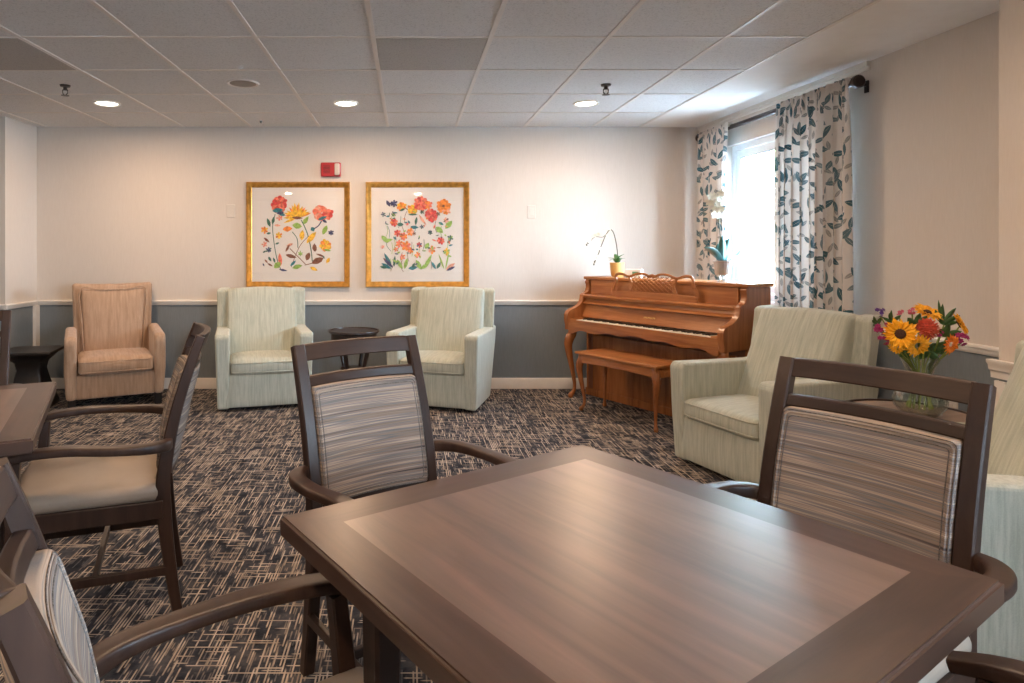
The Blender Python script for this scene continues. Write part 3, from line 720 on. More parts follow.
# ------------------------------------------------------------------ mint wing chair
def wing_chair(loc, rz, label):
    t = thing('wing_chair', label, 'armchair', loc, rz, 'mint wing chairs')
    mt = M['mint']; mp = M['mintpipe']
    # swivel plinth
    b = bm_new(); lathe(b, [(0, 0), (0.22, 0), (0.22, 0.035), (0, 0.035)], 28, c=(0, -0.09)); obj('swivel_base', b, M['black'], t)
    # front panel / seat deck
    b = bm_new(); rbox(b, (0, -0.115, 0.158), (0.60, 0.53, 0.255), 0.018, by=0.006); obj('seat_deck', b, M['mintf'], t)
    for s in (-1, 1):
        # side arm: flares out slightly towards the top
        pts = [(-0.375, 0.022), (-0.39, 0.30), (-0.395, 0.565), (-0.375, 0.592), (-0.10, 0.588), (0.14, 0.586), (0.30, 0.60), (0.295, 0.50), (0.22, 0.25), (0.155, 0.022)]
        b = bm_new(); prism(b, pts, 'x', 0.262, 0.352)
        for v in b.verts:
            k = max(0, (v.co.z-0.02))/0.57
            v.co.x += (0.020*k if v.co.x > 0.3 else 0.0)
            v.co.x *= s
        obj('arm', b, mt, t, bevel=0.016, seg=3)
        # wing: leading edge out over the arm, rear edge against the back
        prw = [(0.195, 0.575, 1), (0.205, 0.66, 1), (0.225, 0.78, 1), (0.235, 0.885, 1), (0.255, 0.903, 1), (0.345, 0.912, 0), (0.335, 0.78, 0), (0.30, 0.575, 0)]
        b = bm_new(); A = []; B2 = []
        for y, z, q in prw:
            ctr = 0.325 if q else 0.300
            hw = 0.047 if q else 0.042
            A.append(b.verts.new((s*(ctr-hw-0.01*q), y, z))); B2.append(b.verts.new((s*(ctr+hw), y, z)))
        nn = len(A); b.faces.new(A); b.faces.new(B2[::-1])
        for i in range(nn): b.faces.new((A[i], B2[i], B2[(i+1) % nn], A[(i+1) % nn]))
        obj('wing', b, mt, t, bevel=0.014, seg=3)
    # back: raked, slightly arched top
    def rake(p):
        z = p.z+0.29; y = p.y + 0.245*(z/0.62)**1.0 - 0.02
        top = 0.014*(1-(p.x/0.27)**2)*max(0, p.z)/0.29
        w = 1.0
        return (p.x*w, y, p.z+top+0.012*(p.z+0.29)/0.58)
    b = bm_new(); rbox(b, (0, 0.055, 0.595), (0.57, 0.13, 0.59), 0.022, cuts=9, by=0.022, fn=rake); obj('backrest', b, M['mintf'], t)
    b = bm_new()   # outer back shell
    prism(b, [(0.10, 0.03), (0.155, 0.03), (0.345, 0.893), (0.30, 0.893), (0.20, 0.40)], 'x', -0.30, 0.30); obj('back_shell', b, mt, t, bevel=0.01, seg=3)
    # cushion with welts
    b = bm_new(); rbox(b, (0, -0.135, 0.335), (0.515, 0.53, 0.115), 0.035, cuts=9, bz=0.020, by=0.012); cu = obj('seat_cushion', b, M['mintf'], t)
    for z in (0.302, 0.372):
        b = bm_new(); P = rrect(0.512, 0.536, 0.045, z, 6); P = [(x, y-0.135-(0.010*(1-(x/0.26)**2) if y < 0 else 0), zz) for x, y, zz in P]
        sweep(b, [(*p, 0.009, 0.009) for p in P], closed=True, n=6); obj('welt', b, mp, cu)
    return t
w0 = wing_chair((-1.20, 5.335, 0), R(15), 'mint green wing chair against the back wall, left of the small round dark table')
dup(w0, (0.300, 5.315, 0), R(-19), 'mint green wing chair against the back wall, right of the small round dark table')
w3 = dup(w0, (2.03, 3.575, 0), R(-72.4), 'mint green wing chair between the piano bench and the flower vase'); w3.scale = (1, 1, 0.985)
dup(w0, (1.97, 2.086, 0), R(-100), 'mint green wing chair cut off by the right edge, nearest the white-trimmed pier')

# ------------------------------------------------------------------ tan armchair
t = thing('tan_armchair', 'tan upholstered armchair with dark legs against the back wall', 'armchair', (-2.40, 5.275, 0), R(27))
mt = M['tan']
b = bm_new(); rbox(b, (0, -0.02, 0.185), (0.58, 0.52, 0.19), 0.02, by=0.006); obj('seat_frame', b, M['tanf'], t)
for s in (-1, 1):
    pts = [(-0.30, 0.09), (-0.315, 0.30), (-0.325, 0.53), (-0.30, 0.575), (-0.15, 0.585), (0.15, 0.60), (0.24, 0.60), (0.22, 0.30), (0.20, 0.09)]
    b = bm_new(); prism(b, pts, 'x', 0.275, 0.365)
    for v in b.verts:
        z = v.co.z
        if v.co.x > 0.3: v.co.x += -0.018+0.028*math.sin(min(1, (z-0.09)/0.45)*PI*0.75)*0.6
        v.co.x *= s
    obj('arm', b, mt, t, bevel=0.03, seg=4)
    b = bm_new(); prism(b, [(-0.27, 0), (-0.225, 0), (-0.215, 0.10), (-0.285, 0.10)], 'x', s*0.28, s*0.335); obj('leg', b, M['black'], t, bevel=0.004)
    b = bm_new(); prism(b, [(0.19, 0), (0.225, 0), (0.19, 0.10), (0.13, 0.10)], 'x', s*0.255, s*0.30); obj('leg', b, M['black'], t, bevel=0.004)
def rk(p):
    k = (p.z+0.39)/0.78
    return (p.x*(0.95+0.09*k), p.y+0.135*k, p.z+0.012*k*(abs(p.x)/0.3)**2)
b = bm_new(); rbox(b, (0, 0.165, 0.545), (0.60, 0.12, 0.80), 0.028, cuts=9, fn=rk); bk = obj('backrest_frame', b, M['tanf'], t)
def rk2(p):
    k = (p.z+0.30)/0.60
    return (p.x*(0.93+0.12*k), p.y+0.10*k, p.z+0.010*k*(abs(p.x)/0.22)**2)
b = bm_new(); rbox(b, (0, 0.115, 0.62), (0.47, 0.085, 0.56), 0.022, cuts=9, by=0.03, fn=rk2); obj('back_cushion', b, M['tanf'], t)
b = bm_new()
z0 = 0.62
for xa, xb_, za, zb in ((-0.235, 0.235, 0.285, 0.285),):
    P = []
    for x, z in ((-0.235, -0.28), (-0.235, 0.0), (-0.235, 0.28), (-0.1, 0.283), (0.1, 0.283), (0.235, 0.28), (0.235, 0), (0.235, -0.28)):
        q = rk2(Vector((x, -0.045, z))); P.append((q[0]*1.02, q[1]+0.115, q[2]+z0, 0.012, 0.012))
    sweep(b, P, 4, n=6)
obj('back_welt', b, mt, bk)
b = bm_new(); rbox(b, (0, -0.095, 0.345), (0.53, 0.50, 0.125), 0.035, cuts=9, bz=0.022, by=0.02); cu = obj('seat_cushion', b, M['tanf'], t)
for z in (0.305, 0.383):
    b = bm_new(); P = rrect(0.525, 0.51, 0.05, z, 6); P = [(x, y-0.095-(0.014*(1-(x/0.26)**2) if y < 0 else 0), zz) for x, y, zz in P]
    sweep(b, [(*p, 0.010, 0.010) for p in P], closed=True, n=6); obj('welt', b, mt, cu)

# ------------------------------------------------------------------ small tables
def drum_table(loc, h, r, label, top_mat, rot=0):
    t = thing('side_table', label, 'side table', loc, rot)
    b = bm_new(); lathe(b, [(0, h-0.008), (r-0.016, h-0.008), (r-0.014, h), (r-0.002, h), (r, h-0.004), (r, h-0.018), (r-0.012, h-0.024), (0, h-0.024)], 48); obj('tabletop', b, [M['espresso']], t)
    b = bm_new(); lathe(b, [(0, h-0.0065), (r-0.018, h-0.0065), (r-0.018, h-0.0075), (0, h-0.0075)], 48); obj('top_inset', b, top_mat, t)
    b = bm_new(); lathe(b, [(0, h-0.024), (r-0.02, h-0.024), (r-0.022, h-0.095), (r-0.03, h-0.10), (0, h-0.10)], 48); obj('apron', b, M['espresso'], t)
    b = bm_new(); lathe(b, [(0, 0.245), (0.105, 0.245), (0.11, 0.25), (0.11, 0.258), (0, 0.26)], 32); obj('lower_shelf', b, M['espresso'], t)
    for k in range(4):
        a = PI/4+k*PI/2
        pts = [(rr*math.cos(a), rr*math.sin(a), z, w, w) for rr, z, w in ((r-0.055, h-0.06, 0.034), (r-0.085, h-0.2, 0.030), (0.098, 0.25, 0.026), (0.115, 0.12, 0.024), (r-0.05, 0.0, 0.026))]
        b = bm_new(); sweep(b, pts, 5, n=8, up=(-math.sin(a), math.cos(a), 0), power=4); obj('leg', b, M['espresso'], t)
    return t
drum_table((-0.450, 5.36, 0), 0.572, 0.21, 'small round dark table between the two mint chairs at the back wall', M['espresso'], 0.3)
drum_table((2.09, 2.69, 0), 0.562, 0.24, 'round brown table holding the flower vase', M['lightwood'], 0.2)

t = thing('pedestal_table', 'low black pedestal table with square top in the left corner', 'side table', (-2.985, 5.12, 0), R(12))
b = bm_new(); rbox(b, (0, 0, 0.435), (0.385, 0.385, 0.03), 0.012, cuts=5); obj('tabletop', b, M['black'], t)
b = bm_new(); rings = []
for hw, z in ((0.165, 0.0), (0.162, 0.02), (0.14, 0.10), (0.108, 0.20), (0.088, 0.29), (0.10, 0.35), (0.15, 0.40), (0.18, 0.42)):
    rings.append([b.verts.new((p[0], p[1], z)) for p in rrect(2*hw, 2*hw, hw*0.25, z, 3)])
for A, B2 in zip(rings, rings[1:]):
    n = len(A)
    for j in range(n): b.faces.new((A[j], A[(j+1) % n], B2[(j+1) % n], B2[j]))
b.faces.new(rings[0]); b.faces.new(rings[-1]); obj('flared_pedestal', b, M['black'], t)

b = bm_new(); sweep(b, [(0, 0, 0.0, 0.022, 0.014), (-0.01, 0.015, 0.2, 0.026, 0.014), (-0.025, 0.05, 0.40, 0.03, 0.012)], 4, n=8, up=(0, 1, 0), power=4)
o = obj('dark_slat', b, M['black']); o.location = (-1.625, 5.62, 0); tag(o, 'thin dark slat leaning at the wall, left of the left mint chair', 'slat')

# ------------------------------------------------------------------ dining chairs
def dining_chair(loc, rz, label):
    t = thing('dining_chair', label, 'dining chair', loc, rz, 'dark wood dining armchairs')
    def back_y(z): # front surface line of the back posts
        pts = [(0, 0.235), (0.2, 0.205), (0.42, 0.185), (0.55, 0.195), (0.7, 0.225), (0.85, 0.27), (0.95, 0.305)]
        for (a, ya), (c, yc) in zip(pts, pts[1:]):
            if z <= c: return ya+(yc-ya)*(z-a)/(c-a)
        return pts[-1][1]
    for s in (-1, 1):
        b = bm_new(); sweep(b, [(s*0.203, back_y(z), z, 0.038, d) for z, d in ((0, 0.032), (0.2, 0.040), (0.42, 0.048), (0.55, 0.044), (0.7, 0.038), (0.85, 0.034), (0.945, 0.030))], 4, up=(0, 1, 0), n=8, power=7)
        obj('back_post', b, M['dark'], t, sharp=30)
        b = bm_new(); sweep(b, [(s*0.222, -0.245, 0, 0.030, 0.030), (s*0.226, -0.245, 0.30, 0.038, 0.038), (s*0.228, -0.245, 0.42, 0.038, 0.038), (s*0.248, -0.235, 0.592, 0.032, 0.032)], 4, up=(0, 1, 0), n=8, power=7)
        obj('front_leg', b, M['dark'], t, sharp=30)
        b = bm_new(); sweep(b, [(s*0.215, 0.205, 0.598, 0.024, 0.036), (s*0.252, 0.185, 0.600, 0.042, 0.034), (s*0.279, 0.13, 0.604, 0.046, 0.030), (s*0.285, 0.03, 0.610, 0.046, 0.026), (s*0.272, -0.09, 0.618, 0.050, 0.026), (s*0.260, -0.21, 0.612, 0.052, 0.026), (s*0.256, -0.285, 0.592, 0.044, 0.022)], 6, n=16, power=5)
        obj('arm', b, M['dark'], t, sharp=50)
        b = bm_new(); box(b, (s*0.213, -0.015, 0.18), (0.018, 0.43, 0.03)); obj('side_stretcher', b, M['dark'], t, bevel=0.003)
        b = bm_new(); box(b, (s*0.215, -0.025, 0.385), (0.024, 0.42, 0.06)); obj('side_rail', b, M['dark'], t, bevel=0.003)
    b = bm_new(); box(b, (0, -0.02, 0.18), (0.41, 0.018, 0.026)); obj('cross_stretcher', b, M['darkx'], t, bevel=0.003)
    b = bm_new(); box(b, (0, -0.245, 0.385), (0.42, 0.024, 0.06)); obj('front_rail', b, M['darkx'], t, bevel=0.003)
    b = bm_new(); box(b, (0, 0.185, 0.385), (0.37, 0.024, 0.06)); obj('rear_rail', b, M['darkx'], t, bevel=0.003)
    def rail(name, z0, z1, th):
        b = bm_new(); zc = (z0+z1)/2; y0 = back_y(zc); sl = (back_y(z1)-back_y(z0))
        pts = []
        for i in range(9):
            x = -0.19+0.38*i/8; pts.append((x, y0+0.030*(1-(x/0.19)**2), zc))
        vs = []
        for (x, y, z) in pts:
            vs.append([b.verts.new((x, y+sg*th/2+zz*sl/2, z+zz*(z1-z0)/2)) for sg, zz in ((-1, -1), (1, -1), (1, 1), (-1, 1))])
        for A, B2 in zip(vs, vs[1:]):
            for j in range(4): b.faces.new((A[j], A[(j+1) % 4], B2[(j+1) % 4], B2[j]))
        b.faces.new(vs[0]); b.faces.new(vs[-1][::-1])
        return obj(name, b, M['darkx'], t, bevel=0.004, seg=2)
    rail('top_rail', 0.901, 0.948, 0.024); rail('middle_rail', 0.828, 0.857, 0.024); rail('lower_rail', 0.475, 0.505, 0.022)
    # upholstered back pad
    zc = 0.664; hz = 0.164
    def padfn(p):
        z = p.z+zc; w = 1.0
        return (p.x, p.y+back_y(z)+0.024*(1-(p.x/0.185)**2)-zc*0, p.z)
    b = bm_new(); rbox(b, (0, -0.004, zc), (0.368, 0.052, 2*hz), 0.011, cuts=11, by=0.008, fn=padfn); pad = obj('back_pad', b, M['stripe'], t)
    def pf(x, zz): return back_y(zz+zc)+0.024*(1-(x/0.185)**2)-0.030-0.008*max(0, 1-(x/0.184)**2)*max(0, 1-(zz/hz)**2)
    for nm, w_, h_, r_, th, mm, of in (('piping', 0.350, 2*hz-0.020, 0.014, 0.0055, 'stripe', 0.0), ('topstitch', 0.334, 2*hz-0.036, 0.010, 0.0024, 'stitch', 0.0002), ('topstitch', 0.362, 2*hz-0.008, 0.016, 0.0024, 'stitch', -0.0015)):
        b = bm_new(); P = []; Q = rrect(w_, h_, r_, 0, 4); Q2 = []
        for i in range(len(Q)):
            A_, B_ = Q[i], Q[(i+1) % len(Q)]; m_ = max(1, int(math.hypot(A_[0]-B_[0], A_[1]-B_[1])/0.03))
            for k in range(m_): Q2.append((A_[0]+(B_[0]-A_[0])*k/m_, A_[1]+(B_[1]-A_[1])*k/m_))
        for x, zz in Q2: P.append((x, pf(x, zz)-of, zc+zz, th, th))
        sweep(b, P, closed=True, n=6); obj(nm, b, M[mm], pad)
    b = bm_new(); rbox(b, (0, -0.05, 0.44), (0.452, 0.465, 0.06), 0.026, cuts=9, bz=0.012); obj('seat', b, M['seat'], t)
    return t
def at_back(tx, ty, fx, fy):
    """origin for a chair whose back top centre is (tx,ty), facing (fx,fy)"""
    l = math.hypot(fx, fy); fx, fy = fx/l, fy/l
    return (tx+fx*0.305, ty+fy*0.305, 0), math.atan2(fx, -fy)
def place(first, tx, ty, fx, fy, label):
    loc, rz = at_back(tx, ty, fx, fy)
    return dining_chair(loc, rz, label) if first is None else dup(first, loc, rz, label)
d0 = place(None, -0.165, 2.060, 0.556, -0.831, 'dark wood armchair with striped back at the far left side of the near table')
place(d0, 1.132, 1.560, -0.848, -0.530, 'dark wood armchair with striped back in front of the flower vase')
place(d0, -0.765, 2.365, -0.94, -0.335, 'dark wood armchair seen side-on, beige seat, tucked at the left table')
place(d0, -0.445, 0.700, 0.831, 0.556, 'dark wood armchair in the bottom left corner, closest to the viewer')
place(d0, 0.965, 0.375, -0.556, 0.831, 'dark wood armchair at the bottom right corner, only an arm tip showing')
place(d0, -2.09, 2.98, 0.42, -0.907, 'dark wood armchair at the left edge, behind the left table')

# ------------------------------------------------------------------ dining tables
def dining_table(loc, rz, label, S=0.80):
    t = thing('dining_table', label, 'table', loc, rz, 'square dark wood dining tables')
    h = S/2; bw = 0.085; z1, z0 = 0.75, 0.713
    b = bm_new(); box(b, (0, 0, (z0+z1)/2), (S-2*bw, S-2*bw, z1-z0)); obj('top_field', b, M['tfield'], t)
    for k in range(4):
        b = bm_new(); prism(b, [(-h, -h), (h, -h), (h-bw, -h+bw), (-h+bw, -h+bw)], 'z', z0-0.002, z1)
        # soften outer edge
        for e in [e for e in b.edges if all(abs(v.co.y+h) < 1e-5 for v in e.verts) and abs(e.verts[0].co.z-e.verts[1].co.z) < 1e-5]:
            bmesh.ops.bevel(b, geom=[e], offset=0.005, segments=3, affect='EDGES')
        bmesh.ops.rotate(b, verts=b.verts, cent=(0, 0, 0), matrix=Matrix.Rotation(k*PI/2, 3, 'Z'))
        bb = obj('border_board', b, M['tborder'] if k % 2 == 0 else M['tbordery'], t); bb.modifiers.new('weighted', 'WEIGHTED_NORMAL').keep_sharp = True
    b = bm_new(); box(b, (0, 0, 0.685), (S-0.30, S-0.30, 0.05)); obj('under_frame', b, M['espresso'], t, bevel=0.003)
    for sx in (-1, 1):
        for sy in (-1, 1):
            b = bm_new(); sweep(b, [(sx*(h-0.135), sy*(h-0.135), 0, 0.042, 0.042), (sx*(h-0.135), sy*(h-0.135), 0.712, 0.058, 0.058)], 1, up=(0, 1, 0), n=8, power=7); obj('leg', b, M['dark'], t, sharp=30)
    return t
# near table: left corner (-.233,1.176), far corner (.452,1.632), right corner (.885,.955)
a33 = R(33.3); ux, uy = math.cos(a33), math.sin(a33); S1 = 0.80
cx = -0.233+ux*S1/2+uy*S1/2; cy = 1.176+uy*S1/2-ux*S1/2
t1 = dining_table((cx, cy, 0), a33, 'square dark brown dining table filling the foreground')
a2 = math.atan2(0.42, 0.907); ux, uy = math.cos(a2), math.sin(a2)
cx2 = -1.300-ux*0.40+uy*0.40; cy2 = 2.385-uy*0.40-ux*0.40
dup(t1, (cx2, cy2, 0), a2, 'square dark brown dining table cut off by the left edge')

# ------------------------------------------------------------------ piano
pa = R(-60); d = Vector((math.cos(pa), math.sin(pa), 0)); bk = Vector((0.866, 0.5, 0))
PL = 1.45; PH = 1.012
t = thing('upright_piano', 'reddish brown upright piano with a carved music desk, beside the window', 'piano', (1.533, 5.54, 0), pa)
# local: x along length 0..PL, y = depth (0 = front of cabinet, + = back), z up ; keyboard sticks out to y = -0.25
b = bm_new(); box(b, (PL/2, 0.135, 0.50), (PL-0.02, 0.26, 0.98)); obj('cabinet', b, M['pianod'], t, bevel=0.004)
for xe in (0, PL-0.02):
    b = bm_new(); prism(b, [(0.0, 0.0), (0.0, 0.98), (0.26, 0.98), (0.26, 0.0)], 'x', xe, xe+0.02); obj('cabinet_end', b, M['pianoz'], t, bevel=0.003)
b = bm_new(); box(b, (PL/2, 0.128, 0.997), (PL+0.03, 0.30, 0.026)); obj('lid', b, M['piano'], t, bevel=0.006, seg=3)
b = bm_new(); box(b, (PL/2, -0.004, 0.92), (PL-0.12, 0.016, 0.125)); obj('upper_panel', b, M['piano'], t, bevel=0.004)
# toe board, lower stile and plinth
b = bm_new(); box(b, (PL/2, -0.004, 0.29), (PL-0.16, 0.012, 0.46)); box(b, (PL/2, 0.0, 0.03), (PL, 0.03, 0.06)); obj('lower_panel', b, M['pianoz'], t, bevel=0.003)
# scrolled arm cheeks
prof = [(0.02, 0.985), (-0.008, 0.985), (-0.02, 0.97), (-0.02, 0.955), (-0.012, 0.94), (-0.012, 0.915), (-0.022, 0.89), (-0.045, 0.875), (-0.068, 0.868), (-0.082, 0.855), (-0.085, 0.83), (-0.095, 0.80), (-0.12, 0.775),
        (-0.16, 0.755), (-0.215, 0.74), (-0.245, 0.725), (-0.262, 0.70), (-0.262, 0.655), (-0.25, 0.60), (-0.25, 0.57), (0.02, 0.57)]
for x0 in (0.0, PL-0.045):
    b = bm_new(); prism(b, prof, 'x', x0, x0+0.045); ck = obj('cheek', b, M['pianoz'], t, bevel=0.004, seg=2)
# shelf (top of fall) and fallboard
b = bm_new(); prism(b, [(0.0, 0.862), (-0.075, 0.862), (-0.088, 0.855), (-0.088, 0.845), (-0.078, 0.838), (-0.078, 0.83), (0.0, 0.83)], 'x', 0.045, PL-0.045); obj('desk_shelf', b, M['piano'], t, bevel=0.002)
b = bm_new(); prism(b, [(-0.055, 0.83), (-0.062, 0.805), (-0.088, 0.79), (-0.088, 0.783), (-0.06, 0.775), (-0.06, 0.76), (-0.095, 0.672), (-0.01, 0.672), (-0.01, 0.83)], 'x', 0.045, PL-0.045); fb = obj('fallboard', b, M['piano'], t)
b = bm_new(); rndp = random.Random(3)
for i in range(9):
    x = PL/2-0.05+i*0.012
    box(b, (x, -0.083-0.0, 0.722), (0.0025, 0.002, 0.014)); box(b, (x+0.004, -0.083, 0.716+0.012*rndp.random()), (0.006, 0.002, 0.0025))
bmesh.ops.rotate(b, verts=b.verts, cent=(0, -0.083, 0.722), matrix=Matrix.Rotation(-0.37, 3, 'X'))
obj('gilt_lettering', b, M['gilt'], fb)
# keybed and slip
b = bm_new(); box(b, (PL/2, -0.115, 0.612), (PL-0.09, 0.245, 0.05)); obj('keybed', b, M['piano'], t, bevel=0.004)
b = bm_new(); box(b, (PL/2, -0.2445, 0.628), (PL-0.09, 0.016, 0.058)); 
n = 48; W = PL-0.09
pts = [(0.045, 0.602)]
def wave(s):
    a = abs(s-0.5)*2
    return 0.566 + 0.022*math.exp(-((a-0.0)/0.45)**2) + 0.008*math.cos(a*16) - 0.018*math.exp(-((a-0.96)/0.08)**2)
low = [(0.045+W*i/n, wave(i/n)) for i in range(n+1)]
prism(b, [(0.045, 0.602)] + low + [(0.045+W, 0.602)], 'y', -0.25, -0.235)
obj('scalloped_key_slip', b, M['piano'], t, bevel=0.0015)
b = bm_new(); box(b, (0.078, -0.17, 0.652), (0.06, 0.14, 0.03)); box(b, (PL-0.078, -0.17, 0.652), (0.06, 0.14, 0.03)); obj('key_block', b, M['piano'], t, bevel=0.004)
b = bm_new(); box(b, (PL/2, -0.155, 0.6405), (1.225, 0.15, 0.006)); kb = obj('keyboard', b, M['black'], t)
kw = 1.22/52; x0 = PL/2-0.61; wm = bm_new(); box(wm, (0, -0.163, 0.6515), (kw-0.0015, 0.138, 0.016)); wk = obj('white_key', wm, M['ivory'], kb, bevel=0.001, seg=1); wk.location.x = x0+kw/2
for i in range(1, 52):
    o = wk.copy(); C.objects.link(o); o.parent = kb; o.location.x = x0+kw*(i+0.5)
bmk = bm_new(); box(bmk, (0, -0.135, 0.664), (0.012, 0.085, 0.012)); k0 = None
for i in range(51):
    if (i+5) % 7 in (2, 6): continue
    if k0 is None: k0 = o = obj('black_key', bmk, M['ebony'], kb, bevel=0.0015, seg=1)
    else: o = k0.copy(); C.objects.link(o); o.parent = kb
    o.location.x = x0+kw*(i+1)
# front legs, cabriole
def cabriole(name, x, y, h, par, m, sx=-1, sy=-1, s=1.0, block=0.05):
    b = bm_new()
    D = Vector((sx, sy, 0)).normalized()
    pts = []
    for off, z, w in ((0.0, 1.0, block), (0.004, 0.93, block*1.1), (0.022, 0.86, block*1.15), (0.030, 0.76, block*1.0), (0.020, 0.60, block*0.8), (0.004, 0.42, block*0.62), (-0.010, 0.25, block*0.48), (-0.012, 0.14, block*0.42), (0.0, 0.07, block*0.5), (0.014, 0.035, block*0.66), (0.012, 0.0, block*0.45)):
        pts.append((x+D.x*off*s, y+D.y*off*s, z*h, w, w))
    sweep(b, pts, 4, n=10, up=(D.x, D.y, 0.0001), power=2.8)
    return obj(name, b, m, par, sharp=60)
cabriole('leg', 0.04, -0.20, 0.575, t, M['pianoz'], -0.4, -1, 1.3, 0.062); cabriole('leg', PL-0.04, -0.20, 0.575, t, M['pianoz'], 0.4, -1, 1.3, 0.062)
# music desk
def md(name, b, **k): return obj(name, b, M['piano'], desk, **k)
b = bm_new(); prism(b, [(0.335, 0.862), (0.34, 0.895), (0.36, 0.905), (PL/2-0.19, 0.912), (PL/2+0.19, 0.912), (PL-0.36, 0.905), (PL-0.34, 0.895), (PL-0.335, 0.862)], 'y', -0.062, -0.048); desk = obj('music_desk', b, M['piano'], t, bevel=0.003)
b = bm_new(); cxm = PL/2
def mp_(pts): sweep(b, [(cxm+x, -0.055+0.018*(z-0.87)/0.18, z, 0.016, w) for x, z, w in pts], 6, up=(0, 0, 1), n=8, power=3)
for s in (-1, 1):
    sweep(b, [(cxm+s*x, -0.055, z, w, 0.014) for x, z, w in ((0.385, 0.89, 0.03), (0.378, 0.93, 0.030), (0.352, 0.985, 0.026), (0.352, 1.02, 0.022), (0.335, 1.042, 0.022), (0.29, 1.045, 0.022), (0.235, 1.03, 0.018), (0.20, 1.03, 0.02), (0.14, 1.05, 0.02), (0.07, 1.05, 0.018), (0.03, 1.035, 0.022), (0.0, 1.042, 0.026))], 5, up=(0, 1, 0), n=8, power=3)
    sweep(b, [(cxm+s*x, -0.055, z, w, 0.014) for x, z, w in ((0.215, 0.895, 0.03), (0.20, 0.93, 0.028), (0.192, 0.97, 0.022), (0.212, 1.01, 0.022), (0.215, 1.032, 0.026))], 5, up=(0, 1, 0), n=8, power=3)
md('scrolled_frame', b)
b = bm_new()
def clip(p, q, x0, x1, z0, z1):
    dx, dz = q[0]-p[0], q[1]-p[1]; t0, t1 = 0, 1
    for pp, qq in ((-dx, p[0]-x0), (dx, x1-p[0]), (-dz, p[1]-z0), (dz, z1-p[1])):
        if pp == 0:
            if qq < 0: return None
        else:
            r = qq/pp
            if pp < 0: t0 = max(t0, r)
            else: t1 = min(t1, r)
    return None if t0 >= t1 else ((p[0]+dx*t0, p[1]+dz*t0), (p[0]+dx*t1, p[1]+dz*t1))
for sgn in (-1, 1):
    for i in range(-10, 20):
        xs = -0.2+i*0.042
        c = clip((xs, 0.90), (xs+sgn*0.2, 1.05), -0.198, 0.198, 0.905, 1.035)
        if c:
            (xa, za), (xc, zc2) = c
            if math.hypot(xc-xa, zc2-za) < 0.01: continue
            sweep(b, [(cxm+xa, -0.055+sgn*0.002, za, 0.005, 0.007), (cxm+xc, -0.055+sgn*0.002, zc2, 0.005, 0.007)], 1, up=(0, 1, 0), n=4)
md('lattice', b, sharp=20)

# bench
bo = Vector((1.285, 4.985, 0))
t = thing('piano_bench', 'reddish brown wooden piano bench with curved legs', 'bench', bo, pa)
BL, BD, BH = 0.765, 0.33, 0.455
b = bm_new(); rbox(b, (BL/2, BD/2, BH-0.011), (BL, BD, 0.022), 0.009, cuts=5); obj('seat_lid', b, M['piano'], t)
b = bm_new()
for y in (0.02, BD-0.035): prism(b, [(0.03, BH-0.022), (0.03, BH-0.09), (0.12, BH-0.082), (0.3, BH-0.078), (0.46, BH-0.078), (0.64, BH-0.082), (BL-0.03, BH-0.09), (BL-0.03, BH-0.022)], 'y', y, y+0.015)
for x in (0.022, BL-0.037): prism(b, [(0.02, BH-0.022), (0.02, BH-0.09), (BD-0.02, BH-0.09), (BD-0.02, BH-0.022)], 'x', x, x+0.015)
obj('apron', b, M['piano'], t, bevel=0.0015)
for x, sx in ((0.045, -1), (BL-0.045, 1)):
    for y, sy in ((0.045, -1), (BD-0.05, 1)): cabriole('leg', x, y, BH-0.022, t, M['pianoz'], sx, sy, 0.9, 0.05)

def on_piano(s, y): 
    v = Vector((1.533, 5.54, 0))+d*s+bk*y
    return (v.x, v.y, 1.010)

# ------------------------------------------------------------------ orchids on the piano
def petal_flower(b, c, r, nrm, n=5, mi=0, cup=0.25):
    nrm = Vector(nrm).normalized(); s = nrm.cross(Vector((0, 0, 1))); s = s.normalized() if s.length > 0.01 else Vector((1, 0, 0)); u = s.cross(nrm)
    c = Vector(c)
    for i in range(n):
        a = 2*PI*i/n+0.3; D = s*math.cos(a)+u*math.sin(a); S = s*-math.sin(a)+u*math.cos(a)
        v0 = b.verts.new(c); v1 = b.verts.new(c+D*r*0.55+S*r*0.36+nrm*r*cup*0.5); v2 = b.verts.new(c+D*r+nrm*r*cup*0.6); v3 = b.verts.new(c+D*r*0.55-S*r*0.36+nrm*r*cup*0.5)
        f1 = b.faces.new((v0, v1, v2)); f2 = b.faces.new((v0, v2, v3)); f1.material_index = f2.material_index = mi
def leaf_blade(b, p0, p1, w, droop=0.03, nseg=6, mi=0, up=(0, 0, 1), fold=0.2):
    p0, p1 = Vector(p0), Vector(p1); D = p1-p0; S = D.cross(Vector(up)); S = S.normalized() if S.length > 1e-4 else Vector((1, 0, 0)); N = S.cross(D).normalized()
    rows = []
    for i in range(nseg+1):
        t_ = i/nseg; c = p0+D*t_+N*droop*math.sin(t_*PI); ww = w*math.sin(PI*min(1, 0.08+t_*0.92))**0.7/2 if i < nseg else 0.0005
        rows.append((b.verts.new(c-S*ww+N*ww*fold), b.verts.new(c), b.verts.new(c+S*ww+N*ww*fold)))
    for A, B2 in zip(rows, rows[1:]):
        for j in range(2):
            f = b.faces.new((A[j], A[j+1], B2[j+1], B2[j])); f.material_index = mi
def thick(o, t_=0.0015):
    m = o.modifiers.new('thick', 'SOLIDIFY'); m.thickness = t_
